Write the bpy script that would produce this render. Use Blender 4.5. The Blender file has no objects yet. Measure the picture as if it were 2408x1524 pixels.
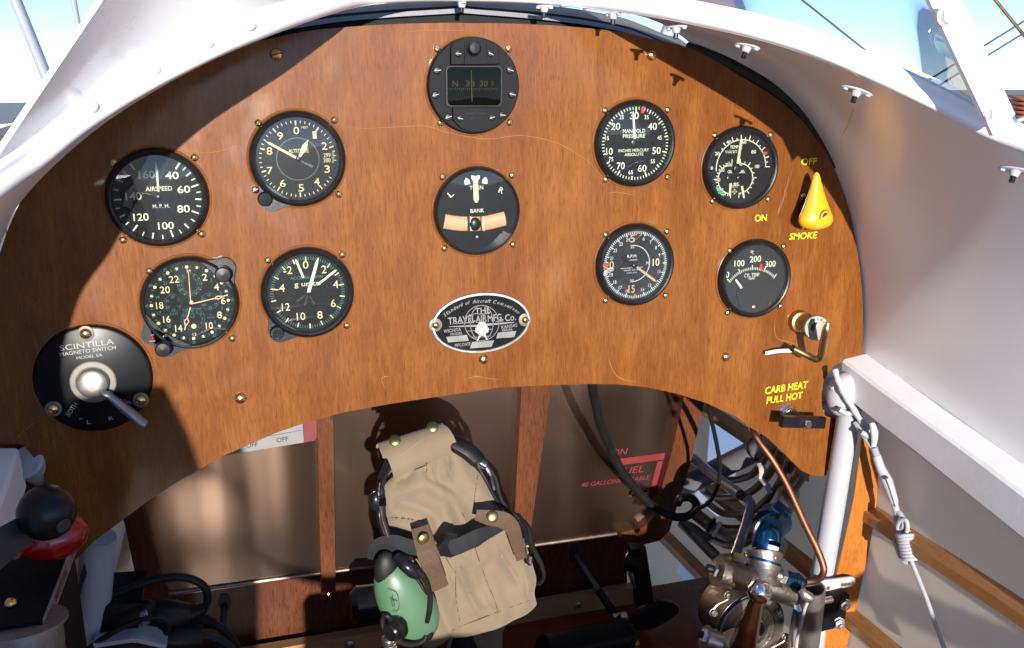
import bpy, math, random
import numpy as np
from mathutils import Vector, Matrix, geometry
random.seed(7); rng = np.random.default_rng(7)
R_ = math.radians
scene = bpy.context.scene
COL = scene.collection

# ------------------------------------------------------------------ camera, sky, sun, exposure
# The aircraft is laid out in its own frame: x right, y forward, z up, instrument panel in the plane y = 0.
# It sits on its tail wheel, so at the end everything belonging to it is pitched nose-up by PITCH.
PITCH = Matrix.Rotation(R_(0.0), 4, 'X')
CAM = np.array([-0.25003242, -0.86405194, 0.22136508])
BAS = np.array([[0.9595321362, -0.0802759882, 0.2699145148],
                [-0.281250514, -0.225516096, 0.9327596897],
                [-0.0140081382, -0.9709264937, -0.2389676043]])      # columns: right, down, forward
FPX, CX, CY, WPX = 2204.36, 1203.5, 762.0, 2407.0                    # measured on the 2407 x 1524 photograph
cd = bpy.data.cameras.new('camera'); cam = bpy.data.objects.new('camera', cd); COL.objects.link(cam)
cd.sensor_width = 36.0; cd.sensor_fit = 'HORIZONTAL'; cd.lens = 36.0 * FPX / WPX
cd.clip_start = 0.02; cd.clip_end = 3000
rm = Matrix(((BAS[0, 0], -BAS[0, 1], -BAS[0, 2], CAM[0]), (BAS[1, 0], -BAS[1, 1], -BAS[1, 2], CAM[1]),
             (BAS[2, 0], -BAS[2, 1], -BAS[2, 2], CAM[2]), (0, 0, 0, 1)))
cam.matrix_world = PITCH @ rm
scene.camera = cam
cd.dof.use_dof = False

SUN_DIR = (PITCH.to_3x3() @ Vector((0.11, 1.0, -0.125))).normalized()      # direction the light travels
w = bpy.data.worlds.new('World'); scene.world = w; w.use_nodes = True
nt = w.node_tree; bg = nt.nodes['Background']
sky = nt.nodes.new('ShaderNodeTexSky'); sky.sky_type = 'NISHITA'; sky.sun_disc = False
sky.sun_elevation = math.asin(-SUN_DIR.z) + R_(30.0)   # sky sun set higher than the lamp for a brighter, bluer sky
sky.sun_elevation = sky.sun_elevation; sky.sun_rotation = math.atan2(-SUN_DIR.x, -SUN_DIR.y)
sky.air_density = 0.55; sky.dust_density = 0.0; sky.ozone_density = 3.0; sky.altitude = 2500
nt.links.new(sky.outputs['Color'], bg.inputs['Color']); bg.inputs['Strength'].default_value = 0.09
sl = bpy.data.lights.new('sun', 'SUN'); sl.energy = 2.8; sl.angle = R_(0.53); sl.color = (1.0, 0.95, 0.88)
so = bpy.data.objects.new('sun', sl); COL.objects.link(so)
so.rotation_mode = 'QUATERNION'; so.rotation_quaternion = SUN_DIR.to_track_quat('-Z', 'Y')
scene.view_settings.view_transform = 'Standard'; scene.view_settings.look = 'None'
scene.view_settings.gamma = 1.0; scene.view_settings.use_curve_mapping = False
scene.view_settings.exposure = 1.58
scene.cycles.max_bounces = 10; scene.cycles.diffuse_bounces = 5; scene.cycles.glossy_bounces = 4
scene.cycles.transparent_max_bounces = 12; scene.cycles.sample_clamp_indirect = 6.0
scene.cycles.use_denoising = True

# ------------------------------------------------------------------ measuring helpers
def ray(p): return BAS @ np.array([(p[0] - CX) / FPX, (p[1] - CY) / FPX, 1.0])
def PY(p, y=0.0): d = ray(p); return CAM + d * ((y - CAM[1]) / d[1])
def PX(p, x): d = ray(p); return CAM + d * ((x - CAM[0]) / d[0])
def PZ(p, z): d = ray(p); return CAM + d * ((z - CAM[2]) / d[2])
def proj(X): c = BAS.T @ (np.asarray(X, float) - CAM); return np.array([c[0] / c[2] * FPX + CX, c[1] / c[2] * FPX + CY])
def mpp(p, y=0.0):                       # metres per photograph pixel (x, z) on the plane y at p
    a = PY(p, y); b = PY((p[0] + 1, p[1]), y); c = PY((p[0], p[1] + 1), y)
    return np.linalg.norm(b - a), np.linalg.norm(c - a)
def Z(ox, oy, wsrc, wpx):
    k = wsrc / wpx / 1.70171
    f = lambda x, y: (ox / 1.70171 + x * k, oy / 1.70171 + y * k)
    f.k = k; return f
zA = Z(0, 0, 1100, 1863); zB = Z(900, 0, 1200, 2032); zC = Z(2000, 0, 1200, 2032); zD = Z(2996, 0, 1100, 1863)
zE = Z(0, 800, 1000, 1693); zF = Z(900, 800, 1200, 2032); zG = Z(2000, 800, 1200, 2032); zH = Z(2996, 800, 1100, 1863)
zI = Z(0, 1693, 1100, 1863); zJ = Z(900, 1500, 1100, 1534); zK = Z(1900, 1500, 1100, 1534)
zL = Z(2600, 1593, 900, 1372); zM = Z(3196, 1593, 900, 1372); zN = Z(560, 1030, 420, 1600); zO = Z(130, 1290, 490, 1659)
zP = Z(1700, 1150, 440, 2395); zQ = Z(2800, 500, 320, 1393); zR = Z(1700, 640, 400, 1524); zS = Z(2720, 2100, 580, 1793)
zT = Z(0, 1900, 500, 1100); zU = Z(1380, 1600, 600, 1905); zV = Z(1480, 2050, 720, 2021); zW = Z(3060, 1200, 360, 1016)
zX = Z(1400, 0, 1400, 2408); zY = Z(300, 2300, 700, 2408); zZ = Z(3740, 0, 356, 775)
def D(x, y): return (x, y)

def catmull(pts, n=6):
    P = np.asarray(pts, float)
    if len(P) < 3: return P
    Q = np.vstack([2 * P[0] - P[1], P, 2 * P[-1] - P[-2]]); out = []
    for i in range(1, len(Q) - 2):
        for t in np.linspace(0, 1, n, endpoint=False):
            a, b, c, d = Q[i - 1:i + 3]
            out.append(.5 * (2 * b + (c - a) * t + (2 * a - 5 * b + 4 * c - d) * t * t + (3 * b - a - 3 * c + d) * t ** 3))
    out.append(P[-1]); return np.array(out)
def resample(P, n):
    P = np.asarray(P, float); s = np.r_[0, np.cumsum(np.linalg.norm(np.diff(P, axis=0), axis=1))]
    t = np.linspace(0, s[-1], n); return np.stack([np.interp(t, s, P[:, k]) for k in range(P.shape[1])], 1)
def norm(v): v = np.asarray(v, float); return v / (np.linalg.norm(v) + 1e-12)

# ------------------------------------------------------------------ materials
MATS = {}
def mat(name, color, rough=.5, metal=0., coat=0., spec=.5, var=.12, scale=30., bump=.0, bscale=200., coat_rough=.08, stretch=None, trans=0., sheen=0., col2=None):
    m = bpy.data.materials.new(name); m.use_nodes = True; n = m.node_tree; b = n.nodes['Principled BSDF']
    b.inputs['Roughness'].default_value = rough; b.inputs['Metallic'].default_value = metal
    b.inputs['Coat Weight'].default_value = coat; b.inputs['Coat Roughness'].default_value = coat_rough
    b.inputs['Specular IOR Level'].default_value = spec
    if trans: b.inputs['Subsurface Weight'].default_value = 0
    if sheen: b.inputs['Sheen Weight'].default_value = sheen; b.inputs['Sheen Roughness'].default_value = .5
    tc = n.nodes.new('ShaderNodeTexCoord'); mp = n.nodes.new('ShaderNodeMapping')
    n.links.new(tc.outputs['Object'], mp.inputs['Vector'])
    if stretch: mp.inputs['Scale'].default_value = stretch
    no = n.nodes.new('ShaderNodeTexNoise'); no.inputs['Scale'].default_value = scale; no.inputs['Detail'].default_value = 6; no.inputs['Roughness'].default_value = .65
    n.links.new(mp.outputs['Vector'], no.inputs['Vector'])
    rp = n.nodes.new('ShaderNodeValToRGB'); c = np.array(color, float)
    c2 = np.array(col2, float) if col2 is not None else c
    lo = c * (1 - var * 1.3); hi = np.minimum(c2 * (1 + var * .9), .95)
    rp.color_ramp.elements[0].position = .3; rp.color_ramp.elements[1].position = .72
    rp.color_ramp.elements[0].color = (*lo, 1); rp.color_ramp.elements[1].color = (*hi, 1)
    n.links.new(no.outputs['Fac'], rp.inputs['Fac']); n.links.new(rp.outputs['Color'], b.inputs['Base Color'])
    mr = n.nodes.new('ShaderNodeMapRange'); mr.inputs['To Min'].default_value = max(rough - .06, .02); mr.inputs['To Max'].default_value = min(rough + .08, 1)
    n.links.new(no.outputs['Fac'], mr.inputs['Value']); n.links.new(mr.outputs['Result'], b.inputs['Roughness'])
    if bump:
        n2 = n.nodes.new('ShaderNodeTexNoise'); n2.inputs['Scale'].default_value = bscale; n2.inputs['Detail'].default_value = 4
        n.links.new(mp.outputs['Vector'], n2.inputs['Vector'])
        bm_ = n.nodes.new('ShaderNodeBump'); bm_.inputs['Strength'].default_value = bump; bm_.inputs['Distance'].default_value = .001
        n.links.new(n2.outputs['Fac'], bm_.inputs['Height']); n.links.new(bm_.outputs['Normal'], b.inputs['Normal'])
    MATS[name] = m; return m

def wood_mat(name, dark, mid, light, coat=.5, axis='z', rough=.38, coat_rough=.1, fleck=.55, blotch=1.0):
    m = bpy.data.materials.new(name); m.use_nodes = True; n = m.node_tree; L = n.links; b = n.nodes['Principled BSDF']
    tc = n.nodes.new('ShaderNodeTexCoord')
    def noise(sx, sz, detail, rough_=.6, dist=0.):
        mp = n.nodes.new('ShaderNodeMapping')
        mp.inputs['Scale'].default_value = {'z': (sx, sx, sz), 'y': (sx, sz, sx), 'x': (sz, sx, sx)}[axis]
        L.new(tc.outputs['Object'], mp.inputs['Vector'])
        t = n.nodes.new('ShaderNodeTexNoise'); t.inputs['Scale'].default_value = 1; t.inputs['Detail'].default_value = detail
        t.inputs['Roughness'].default_value = rough_; t.inputs['Distortion'].default_value = dist
        L.new(mp.outputs['Vector'], t.inputs['Vector']); return t
    grain = noise(330, 34, 6, .7); blot = noise(30, 12, 5, .6, .5); fl = noise(620, 85, 3, .5); big = noise(20, 1.5, 3, .5, .9)
    fine = noise(900, 60, 2)
    def math_(op, a, c, bval=None):
        q = n.nodes.new('ShaderNodeMath'); q.operation = op
        L.new(a, q.inputs[0])
        if bval is None: L.new(c, q.inputs[1])
        else: q.inputs[1].default_value = bval
        return q.outputs[0]
    s = math_('ADD', math_('MULTIPLY', grain.outputs['Fac'], None, .34), math_('MULTIPLY', blot.outputs['Fac'], None, .30 * blotch))
    s = math_('ADD', s, math_('MULTIPLY', big.outputs['Fac'], None, .28)); s = math_('ADD', s, math_('MULTIPLY', fine.outputs['Fac'], None, .12))
    rp = n.nodes.new('ShaderNodeValToRGB'); e = rp.color_ramp.elements
    e[0].position = .36; e[0].color = (*dark, 1); e[1].position = .68; e[1].color = (*light, 1)
    x = e.new(.51); x.color = (*mid, 1)
    L.new(s, rp.inputs['Fac'])
    fr = n.nodes.new('ShaderNodeValToRGB'); fe = fr.color_ramp.elements
    fe[0].position = .33; fe[0].color = (1 - fleck, 1 - fleck, 1 - fleck, 1); fe[1].position = .45; fe[1].color = (1, 1, 1, 1)
    L.new(fl.outputs['Fac'], fr.inputs['Fac'])
    mx = n.nodes.new('ShaderNodeMix'); mx.data_type = 'RGBA'; mx.blend_type = 'MULTIPLY'; mx.inputs[0].default_value = 1
    L.new(rp.outputs['Color'], mx.inputs[6]); L.new(fr.outputs['Color'], mx.inputs[7]); L.new(mx.outputs[2], b.inputs['Base Color'])
    b.inputs['Roughness'].default_value = rough; b.inputs['Coat Weight'].default_value = coat; b.inputs['Coat Roughness'].default_value = coat_rough
    b.inputs['Specular IOR Level'].default_value = .12
    bp = n.nodes.new('ShaderNodeBump'); bp.inputs['Strength'].default_value = .12; bp.inputs['Distance'].default_value = .0006
    L.new(grain.outputs['Fac'], bp.inputs['Height']); L.new(bp.outputs['Normal'], b.inputs['Normal'])
    sm = noise(14, 11, 4, .6); mr = n.nodes.new('ShaderNodeMapRange'); mr.inputs['From Min'].default_value = .35; mr.inputs['From Max'].default_value = .7; mr.inputs['To Min'].default_value = coat_rough * .5; mr.inputs['To Max'].default_value = coat_rough * 3
    L.new(sm.outputs['Fac'], mr.inputs['Value']); L.new(mr.outputs['Result'], b.inputs['Coat Roughness'])
    wv = noise(9, 9, 2); b2 = n.nodes.new('ShaderNodeBump'); b2.inputs['Strength'].default_value = .10; b2.inputs['Distance'].default_value = .01
    L.new(wv.outputs['Fac'], b2.inputs['Height']); L.new(b2.outputs['Normal'], b.inputs['Coat Normal'])
    MATS[name] = m; return m

def glass_mat(name, tint=(1, 1, 1), rough=.0, refl=1.0):
    m = bpy.data.materials.new(name); m.use_nodes = True; n = m.node_tree; L = n.links
    n.nodes.remove(n.nodes['Principled BSDF']); out = n.nodes['Material Output']
    tr = n.nodes.new('ShaderNodeBsdfTransparent'); tr.inputs['Color'].default_value = (*tint, 1)
    gl = n.nodes.new('ShaderNodeBsdfGlossy'); gl.inputs['Roughness'].default_value = rough
    tc = n.nodes.new('ShaderNodeTexCoord'); no = n.nodes.new('ShaderNodeTexNoise'); no.inputs['Scale'].default_value = 9.0
    bp = n.nodes.new('ShaderNodeBump'); bp.inputs['Strength'].default_value = .03; bp.inputs['Distance'].default_value = .01
    L.new(tc.outputs['Object'], no.inputs['Vector']); L.new(no.outputs['Fac'], bp.inputs['Height']); L.new(bp.outputs['Normal'], gl.inputs['Normal'])
    fr = n.nodes.new('ShaderNodeFresnel'); fr.inputs['IOR'].default_value = 1.5
    mu = n.nodes.new('ShaderNodeMath'); mu.operation = 'MULTIPLY'; mu.inputs[1].default_value = refl
    L.new(fr.outputs[0], mu.inputs[0])
    mx = n.nodes.new('ShaderNodeMixShader'); L.new(mu.outputs[0], mx.inputs[0]); L.new(tr.outputs[0], mx.inputs[1]); L.new(gl.outputs[0], mx.inputs[2])
    L.new(mx.outputs[0], out.inputs['Surface']); MATS[name] = m; return m

wood_mat('panel_wood', (.090, .0245, .0034), (.146, .0430, .0055), (.232, .0830, .0125), coat=.4, coat_rough=.09, rough=.5, fleck=.3)
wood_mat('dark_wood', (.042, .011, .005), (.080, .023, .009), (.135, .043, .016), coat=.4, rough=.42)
wood_mat_unused = None
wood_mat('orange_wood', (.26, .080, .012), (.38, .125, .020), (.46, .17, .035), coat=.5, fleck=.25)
wood_mat('spruce', (.28, .11, .035), (.40, .18, .06), (.50, .25, .10), coat=.4, axis='y', fleck=.25)
wood_mat('pale_board', (.26, .12, .05), (.36, .18, .08), (.45, .25, .12), coat=.3, axis='x', fleck=.2)
wood_mat('floor_wood', (.07, .015, .006), (.13, .028, .010), (.19, .045, .016), coat=.5, axis='y', fleck=.3)
wood_mat('ply_edge', (.20, .085, .03), (.38, .19, .075), (.50, .28, .12), coat=.2, axis='x', fleck=.4)
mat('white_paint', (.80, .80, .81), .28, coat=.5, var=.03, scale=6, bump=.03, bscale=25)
mat('grey_tube', (.17, .17, .185), .42, coat=.2, var=.08, scale=14, bump=.15, bscale=120)
mat('white_tube', (.38, .38, .40), .42, coat=.25, var=.06, scale=14, bump=.15, bscale=120)
mat('white_fabric', (.80, .79, .79), .62, var=.05, scale=20, bump=.12, bscale=260)
mat('coaming_paint', (.78, .77, .76), .30, coat=.35, var=.025, scale=4, coat_rough=.2, bump=.02, bscale=8)
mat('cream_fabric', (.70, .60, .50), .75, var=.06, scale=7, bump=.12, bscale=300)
mat('black_bezel', (.009, .009, .010), .32, spec=.35, var=.3, scale=120, bump=.08, bscale=300)
mat('black_dial', (.009, .009, .010), .7, var=.05, scale=500, spec=.12)
mat('grey_dial', (.018, .019, .021), .7, spec=.15, var=.06, scale=400)
mat('black_crackle', (.007, .0075, .009), .55, spec=.12, var=.2, scale=140, bump=.12, bscale=900)
mat('black_paint', (.006, .006, .007), .3, coat=.0, spec=.15, var=.2, scale=30)
mat('black_rubber', (.009, .0085, .008), .5, spec=.3, var=.3, scale=60)
mat('black_cloth', (.010, .011, .013), .85, var=.3, scale=90, bump=.4, bscale=900)
mat('marking_green', (.50, .54, .40), .7, var=.06, scale=300)
mat('marking_cream', (.50, .45, .26), .7, var=.08, scale=300)
mat('marking_teal', (.026, .125, .098), .7, var=.15, scale=300)
mat('marking_tan', (.42, .25, .13), .6, var=.1, scale=300)
mat('marking_white', (.45, .47, .47), .6, var=.06, scale=300)
mat('marking_grey', (.33, .33, .32), .55, var=.25, scale=200)
mat('marking_red', (.55, .015, .02), .5, var=.1)
mat('marking_lime', (.03, .36, .14), .5, var=.1)
mat('marking_amber', (.30, .17, .02), .5, var=.1)
mat('marking_black', (.03, .03, .03), .6, var=.1)
mat('decal_yellow', (.80, .60, .02), .42, var=.06, scale=90)
mat('decal_red', (.14, .004, .005), .5, var=.15, scale=60)
mat('hand_orange', (.62, .40, .20), .5, var=.08)
mat('liquid_tan', (.52, .29, .15), .25, coat=.8, var=.08, scale=40)
mat('brass', (.78, .52, .18), .22, metal=1, var=.15, scale=80)
mat('old_brass', (.48, .36, .16), .36, metal=1, var=.3, scale=60)
mat('steel', (.50, .49, .47), .34, metal=1, var=.15, scale=70, bump=.1, bscale=300)
mat('dull_aluminium', (.42, .41, .40), .48, metal=1, var=.2, scale=40, bump=.2, bscale=400)
mat('cast_metal', (.33, .29, .25), .40, metal=1, var=.3, scale=55, bump=.5, bscale=220)
mat('worn_nickel', (.17, .155, .13), .5, metal=.25, var=.2, scale=120)
mat('satin_steel', (.30, .29, .275), .45, metal=.85, var=.2, scale=90)
mat('chrome', (.82, .82, .84), .07, metal=1, var=.03)
mat('copper', (.24, .10, .055), .5, metal=1, var=.2, scale=80)
mat('copper_steel', (.46, .30, .23), .24, metal=1, var=.25, scale=40, stretch=(1, 1, .2))
mat('blue_anodised', (.05, .16, .34), .24, metal=1, var=.25, scale=60)
mat('dark_blue', (.03, .07, .18), .3, metal=.9, var=.3, scale=60)
mat('tube_brown', (.27, .21, .15), .36, metal=.7, var=.3, scale=60)
mat('tank_aluminium', (.33, .225, .165), .2, metal=1, var=.06, scale=1.0, stretch=(9, 9, 1.6), bump=.22, bscale=1.3)
_b = [n for n in MATS['tank_aluminium'].node_tree.nodes if n.type == 'BUMP'][0]; _b.inputs['Distance'].default_value = .02
for _n in MATS['tank_aluminium'].node_tree.nodes:
    if _n.type == 'TEX_NOISE': _n.inputs['Detail'].default_value = 1
mat('yellow_knob', (.80, .36, .012), .2, coat=.8, var=.05)
mat('red_plastic', (.28, .004, .006), .2, coat=.6, var=.1)
mat('black_plastic', (.009, .009, .011), .28, spec=.3, coat=.0, var=.2)
mat('grey_lever', (.09, .09, .10), .45, metal=.5, var=.2)
mat('headset_green', (.075, .155, .085), .4, coat=.2, var=.06, scale=25)
mat('khaki', (.185, .135, .085), .9, var=.10, scale=28, bump=.5, bscale=1500, sheen=.2)
mat('webbing', (.085, .048, .024), .75, var=.3, scale=6, stretch=(40, 40, 200), bump=.4, bscale=6)
mat('thread', (.085, .050, .026), .9, var=.1)
mat('suede', (.42, .37, .33), .9, var=.12, scale=120, bump=.4, bscale=900)
mat('leather', (.50, .22, .075), .5, var=.2, scale=40, bump=.3, bscale=300)
mat('sticker_white', (.19, .185, .185), .45, var=.05)
mat('lacquer', (.17, .062, .016), .12, coat=1.0, var=.15, scale=40)
mat('ripple_highlight', (.42, .20, .075), .12, coat=1.0, var=.15, scale=40)  # pale tone for the light ripples drawn on the panel
mat('smear', (.60, .50, .20), .5, var=.2)
mat('plastic_white', (.80, .80, .82), .4, var=.03)
mat('stone', (.52, .44, .33), .9, var=.35, scale=1.6, bump=.6, bscale=4)
mat('stucco', (.58, .54, .47), .9, var=.06, scale=.5)
mat('navy', (.02, .028, .05), .6, var=.2)
mat('roof_tile', (.36, .12, .07), .8, var=.3, scale=2)
mat('leaf', (.10, .17, .03), .7, var=.4, scale=2)
mat('bark', (.12, .08, .05), .9, var=.3, scale=6)
mat('concrete', (.42, .40, .37), .9, var=.15, scale=.6, bump=.2, bscale=8)
mat('cable_grey', (.16, .17, .18), .4, metal=.8, var=.1)
glass_mat('dial_glass', (.97, .98, .98), refl=.9); glass_mat('perspex', (.97, .985, .99), refl=.8); glass_mat('compass_glass', (.55, .55, .42), refl=.25)

def milky(name):
    m = bpy.data.materials.new(name); m.use_nodes = True; n = m.node_tree; L = n.links; b = n.nodes['Principled BSDF']; out = n.nodes['Material Output']
    b.inputs['Base Color'].default_value = (.9, .9, .9, 1); b.inputs['Roughness'].default_value = .3
    t = n.nodes.new('ShaderNodeBsdfTranslucent'); t.inputs['Color'].default_value = (.95, .96, .97, 1); mx = n.nodes.new('ShaderNodeMixShader')
    no = n.nodes.new('ShaderNodeTexNoise'); no.inputs['Scale'].default_value = 7; mr = n.nodes.new('ShaderNodeMapRange'); mr.inputs['To Min'].default_value = .62; mr.inputs['To Max'].default_value = .8
    L.new(no.outputs['Fac'], mr.inputs['Value']); L.new(mr.outputs['Result'], mx.inputs[0]); L.new(b.outputs[0], mx.inputs[1]); L.new(t.outputs[0], mx.inputs[2]); L.new(mx.outputs[0], out.inputs['Surface']); MATS[name] = m
milky('glare_pane')
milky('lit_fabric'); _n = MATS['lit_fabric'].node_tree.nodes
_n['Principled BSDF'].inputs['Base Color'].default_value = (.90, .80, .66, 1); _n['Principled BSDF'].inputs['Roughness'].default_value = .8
_n['Translucent BSDF'].inputs['Color'].default_value = (.95, .84, .70, 1); _n['Map Range'].inputs['To Min'].default_value = .46; _n['Map Range'].inputs['To Max'].default_value = .54  # brighter, translucent copy of the cream fabric so the right wall looks lit

# ------------------------------------------------------------------ mesh builder
_tx = {}
def text_geo(s, shear=0., bold=0.):
    k = (s, shear, bold)
    if k in _tx: return _tx[k]
    cu = bpy.data.curves.new('t', 'FONT'); cu.body = s; cu.size = 1; cu.shear = shear; cu.offset = bold; cu.resolution_u = 3
    o = bpy.data.objects.new('t', cu); COL.objects.link(o); bpy.context.view_layer.update()
    dg = bpy.context.evaluated_depsgraph_get(); me = o.evaluated_get(dg).to_mesh()
    V = np.array([v.co[:2] for v in me.vertices]) if len(me.vertices) else np.zeros((0, 2)); F = [tuple(p.vertices) for p in me.polygons]
    o.evaluated_get(dg).to_mesh_clear(); bpy.data.objects.remove(o); bpy.data.curves.remove(cu)
    if len(V): V = V - (V.min(0) + V.max(0)) / 2
    _tx[k] = (V, F); return V, F

OFF = {}
class MB:
    def __init__(s): s.v = []; s.f = []; s.m = []; s.mi = 0
    def add(s, V, F):
        o = len(s.v); s.v += [tuple(map(float, p)) for p in V]
        for f in F: s.f.append(tuple(o + i for i in f)); s.m.append(s.mi)
        return s
    def mat(s, i): s.mi = i; return s
    def tube(s, pts, r, n=10, caps=True, sub=6, loop=False, flat=1.0, up=None):
        P = np.asarray(pts, float)
        if sub and len(P) > 2:
            if loop: P = catmull(np.vstack([P[-2:], P, P[:2]]), sub)[2 * sub:-(sub) - 1 - 0]; 
            else: P = catmull(P, sub)
        N = len(P); rr = np.interp(np.linspace(0, 1, N), np.linspace(0, 1, len(r)), r) if hasattr(r, '__len__') else np.full(N, r)
        T = np.gradient(P, axis=0); T /= np.linalg.norm(T, axis=1)[:, None] + 1e-12
        u = np.cross(T[0], [0, 0, 1.0] if up is None else up)
        if np.linalg.norm(u) < 1e-3: u = np.cross(T[0], [0, 1.0, 0])
        u = norm(u); V = []
        for i in range(N):
            if up is not None: u = norm(np.cross(T[i], up))
            else: u = norm(u - T[i] * (u @ T[i]))
            b = np.cross(T[i], u)
            for k in range(n):
                a = 2 * math.pi * k / n; V.append(P[i] + rr[i] * (math.cos(a) * u + flat * math.sin(a) * b))
        F = [(i * n + k, i * n + (k + 1) % n, (i + 1) * n + (k + 1) % n, (i + 1) * n + k) for i in range(N - 1) for k in range(n)]
        if caps: F += [tuple(range(n - 1, -1, -1)), tuple((N - 1) * n + k for k in range(n))]
        return s.add(V, F)
    def lathe(s, prof, o, ax=(0, -1, 0), n=40, ref=None, sx=1., sz=1., n_hex=None):
        ax = norm(ax); u = norm(np.cross(ax, [0, 0, 1.0]) if abs(ax[2]) < .9 else np.cross(ax, [0, 1.0, 0])); b = np.cross(u, ax)
        V = []; o = np.asarray(o, float)
        for r, h in prof:
            for k in range(n):
                a = 2 * math.pi * (k + .5) / n; V.append(o + ax * h + r * (math.cos(a) * u * sx + math.sin(a) * b * sz))
        M_ = len(prof)
        F = [(i * n + k, (i + 1) * n + k, (i + 1) * n + (k + 1) % n, i * n + (k + 1) % n) for i in range(M_ - 1) for k in range(n)]
        if prof[0][0] > 1e-6: F.append(tuple(range(n)))
        if prof[-1][0] > 1e-6: F.append(tuple((M_ - 1) * n + k for k in range(n - 1, -1, -1)))
        return s.add(V, F)
    def open_lathe(s, prof, o, ax=(0, -1, 0), n=40):
        k0 = len(s.f); s.lathe(prof, o, ax, n); 
        drop = (1 if prof[0][0] > 1e-6 else 0) + (1 if prof[-1][0] > 1e-6 else 0)
        if drop: s.f = s.f[:-drop]; s.m = s.m[:-drop]
        return s
    def cyl(s, a, b, r, n=16, bev=.12):
        a = np.asarray(a, float); b = np.asarray(b, float); L = np.linalg.norm(b - a); e = min(r * bev, L * .2)
        return s.lathe([(r - e, 0), (r, e), (r, L - e), (r - e, L)], a, b - a, n)
    def sphere(s, o, r, n=24, m=14, sc=(1, 1, 1)):
        V = []; F = []
        for i in range(m + 1):
            t = math.pi * i / m
            for k in range(n):
                a = 2 * math.pi * k / n; V.append(np.asarray(o) + r * np.array([math.sin(t) * math.cos(a) * sc[0], math.sin(t) * math.sin(a) * sc[1], math.cos(t) * sc[2]]))
        for i in range(m):
            for k in range(n): F.append((i * n + k, (i + 1) * n + k, (i + 1) * n + (k + 1) % n, i * n + (k + 1) % n))
        return s.add(V, F)
    def prism(s, pts, d, bev=0.):          # 3-D planar outline extruded by the vector d
        P = np.asarray(pts, float); d = np.asarray(d, float); n = len(P); c = P.mean(0)
        nrm = sum(np.cross(P[i] - c, P[(i + 1) % n] - c) for i in range(n))
        if nrm @ d > 0: P = P[::-1]
        tri = geometry.tessellate_polygon([[Vector(p) for p in P]])
        rings = [P]
        if bev:
            rings = [c + (P - c) * (1 - bev), P + d * .15, P + d * .85, c + (P - c) * (1 - bev) + d]
        else: rings = [P, P + d]
        V = np.vstack(rings); m = len(rings); F = []
        for i in range(m - 1):
            for k in range(n): F.append((i * n + k, (i + 1) * n + k, (i + 1) * n + (k + 1) % n, i * n + (k + 1) % n))
        c0 = len(s.f); s.add(V, F); o = len(s.v) - len(V)
        nf = norm(nrm if nrm @ d <= 0 else -nrm)
        for t in tri:
            q = np.cross(P[t[1]] - P[t[0]], P[t[2]] - P[t[0]])
            t1 = t if q @ d < 0 else t[::-1]
            s.f.append(tuple(o + i for i in t1)); s.m.append(s.mi); s.f.append(tuple(o + (m - 1) * n + i for i in t1[::-1])); s.m.append(s.mi)
        return s
    def box(s, c, h, rot=None, bev=0.):
        c = np.asarray(c, float); R3 = np.eye(3) if rot is None else np.asarray(rot, float)
        x, y, z = h; P = [(-x, -y, -z), (x, -y, -z), (x, y, -z), (-x, y, -z)]
        return s.prism([c + R3 @ np.array(p) for p in P], R3 @ np.array([0, 0, 2 * z]), bev)
    def grid(s, G):
        G = np.asarray(G, float); a, b = G.shape[:2]
        return s.add(G.reshape(-1, 3), [(i * b + j, i * b + j + 1, (i + 1) * b + j + 1, (i + 1) * b + j) for i in range(a - 1) for j in range(b - 1)])
    def shell(s, G, t):                    # a sheet given real thickness
        G = np.asarray(G, float); a, b = G.shape[:2]
        du = np.gradient(G, axis=0); dv = np.gradient(G, axis=1); N = np.cross(du, dv); N /= np.linalg.norm(N, axis=2)[..., None] + 1e-12
        H = G + N * t; s.grid(G); o = len(s.v); q = a * b; o0 = o - q
        s.add(H.reshape(-1, 3), [(i * b + j, (i + 1) * b + j, (i + 1) * b + j + 1, i * b + j + 1) for i in range(a - 1) for j in range(b - 1)])
        ed = [(i * b, (i + 1) * b) for i in range(a - 1)] + [((i + 1) * b + b - 1, i * b + b - 1) for i in range(a - 1)] + [(j + 1, j) for j in range(b - 1)] + [((a - 1) * b + j, (a - 1) * b + j + 1) for j in range(b - 1)]
        for i, j in ed: s.f.append((o0 + i, o0 + j, o + j, o + i)); s.m.append(s.mi)
        return s
    def text(s, t, o, h, w=None, rot=0., ux=(1, 0, 0), uz=(0, 0, 1), shear=0., bold=.0, sx=1.):
        V, F = text_geo(t, shear, bold)
        if not len(V): return s
        e = V.max(0) - V.min(0); kz = h / e[1]; kx = (w / e[0]) if w else kz * sx
        c, q = math.cos(R_(rot)), math.sin(R_(rot)); ux = np.asarray(ux, float); uz = np.asarray(uz, float); o = np.asarray(o, float)
        X = V[:, 0] * kx; Y = V[:, 1] * kz
        return s.add([o + ux * (x * c - y * q) + uz * (x * q + y * c) for x, y in zip(X, Y)], F)
    def build(s, name, mats, parent=None, ang=35, smooth=True, loc=None):
        V = np.array(s.v)
        if parent is None: off = np.asarray(loc, float) if loc is not None else np.r_[(V.min(0) + V.max(0))[:2] / 2, V[:, 2].min()]
        else: off = OFF[parent.name]
        me = bpy.data.meshes.new(name); me.from_pydata([tuple(p) for p in V - off], [], s.f); me.update()
        for m_ in (mats if isinstance(mats, (list, tuple)) else [mats]): me.materials.append(MATS[m_])
        me.polygons.foreach_set('material_index', s.m)
        if smooth: me.shade_smooth(); me.set_sharp_from_angle(angle=R_(ang))
        o = bpy.data.objects.new(name, me); COL.objects.link(o)
        if parent is None: o.location = off
        else: o.parent = parent
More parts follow.
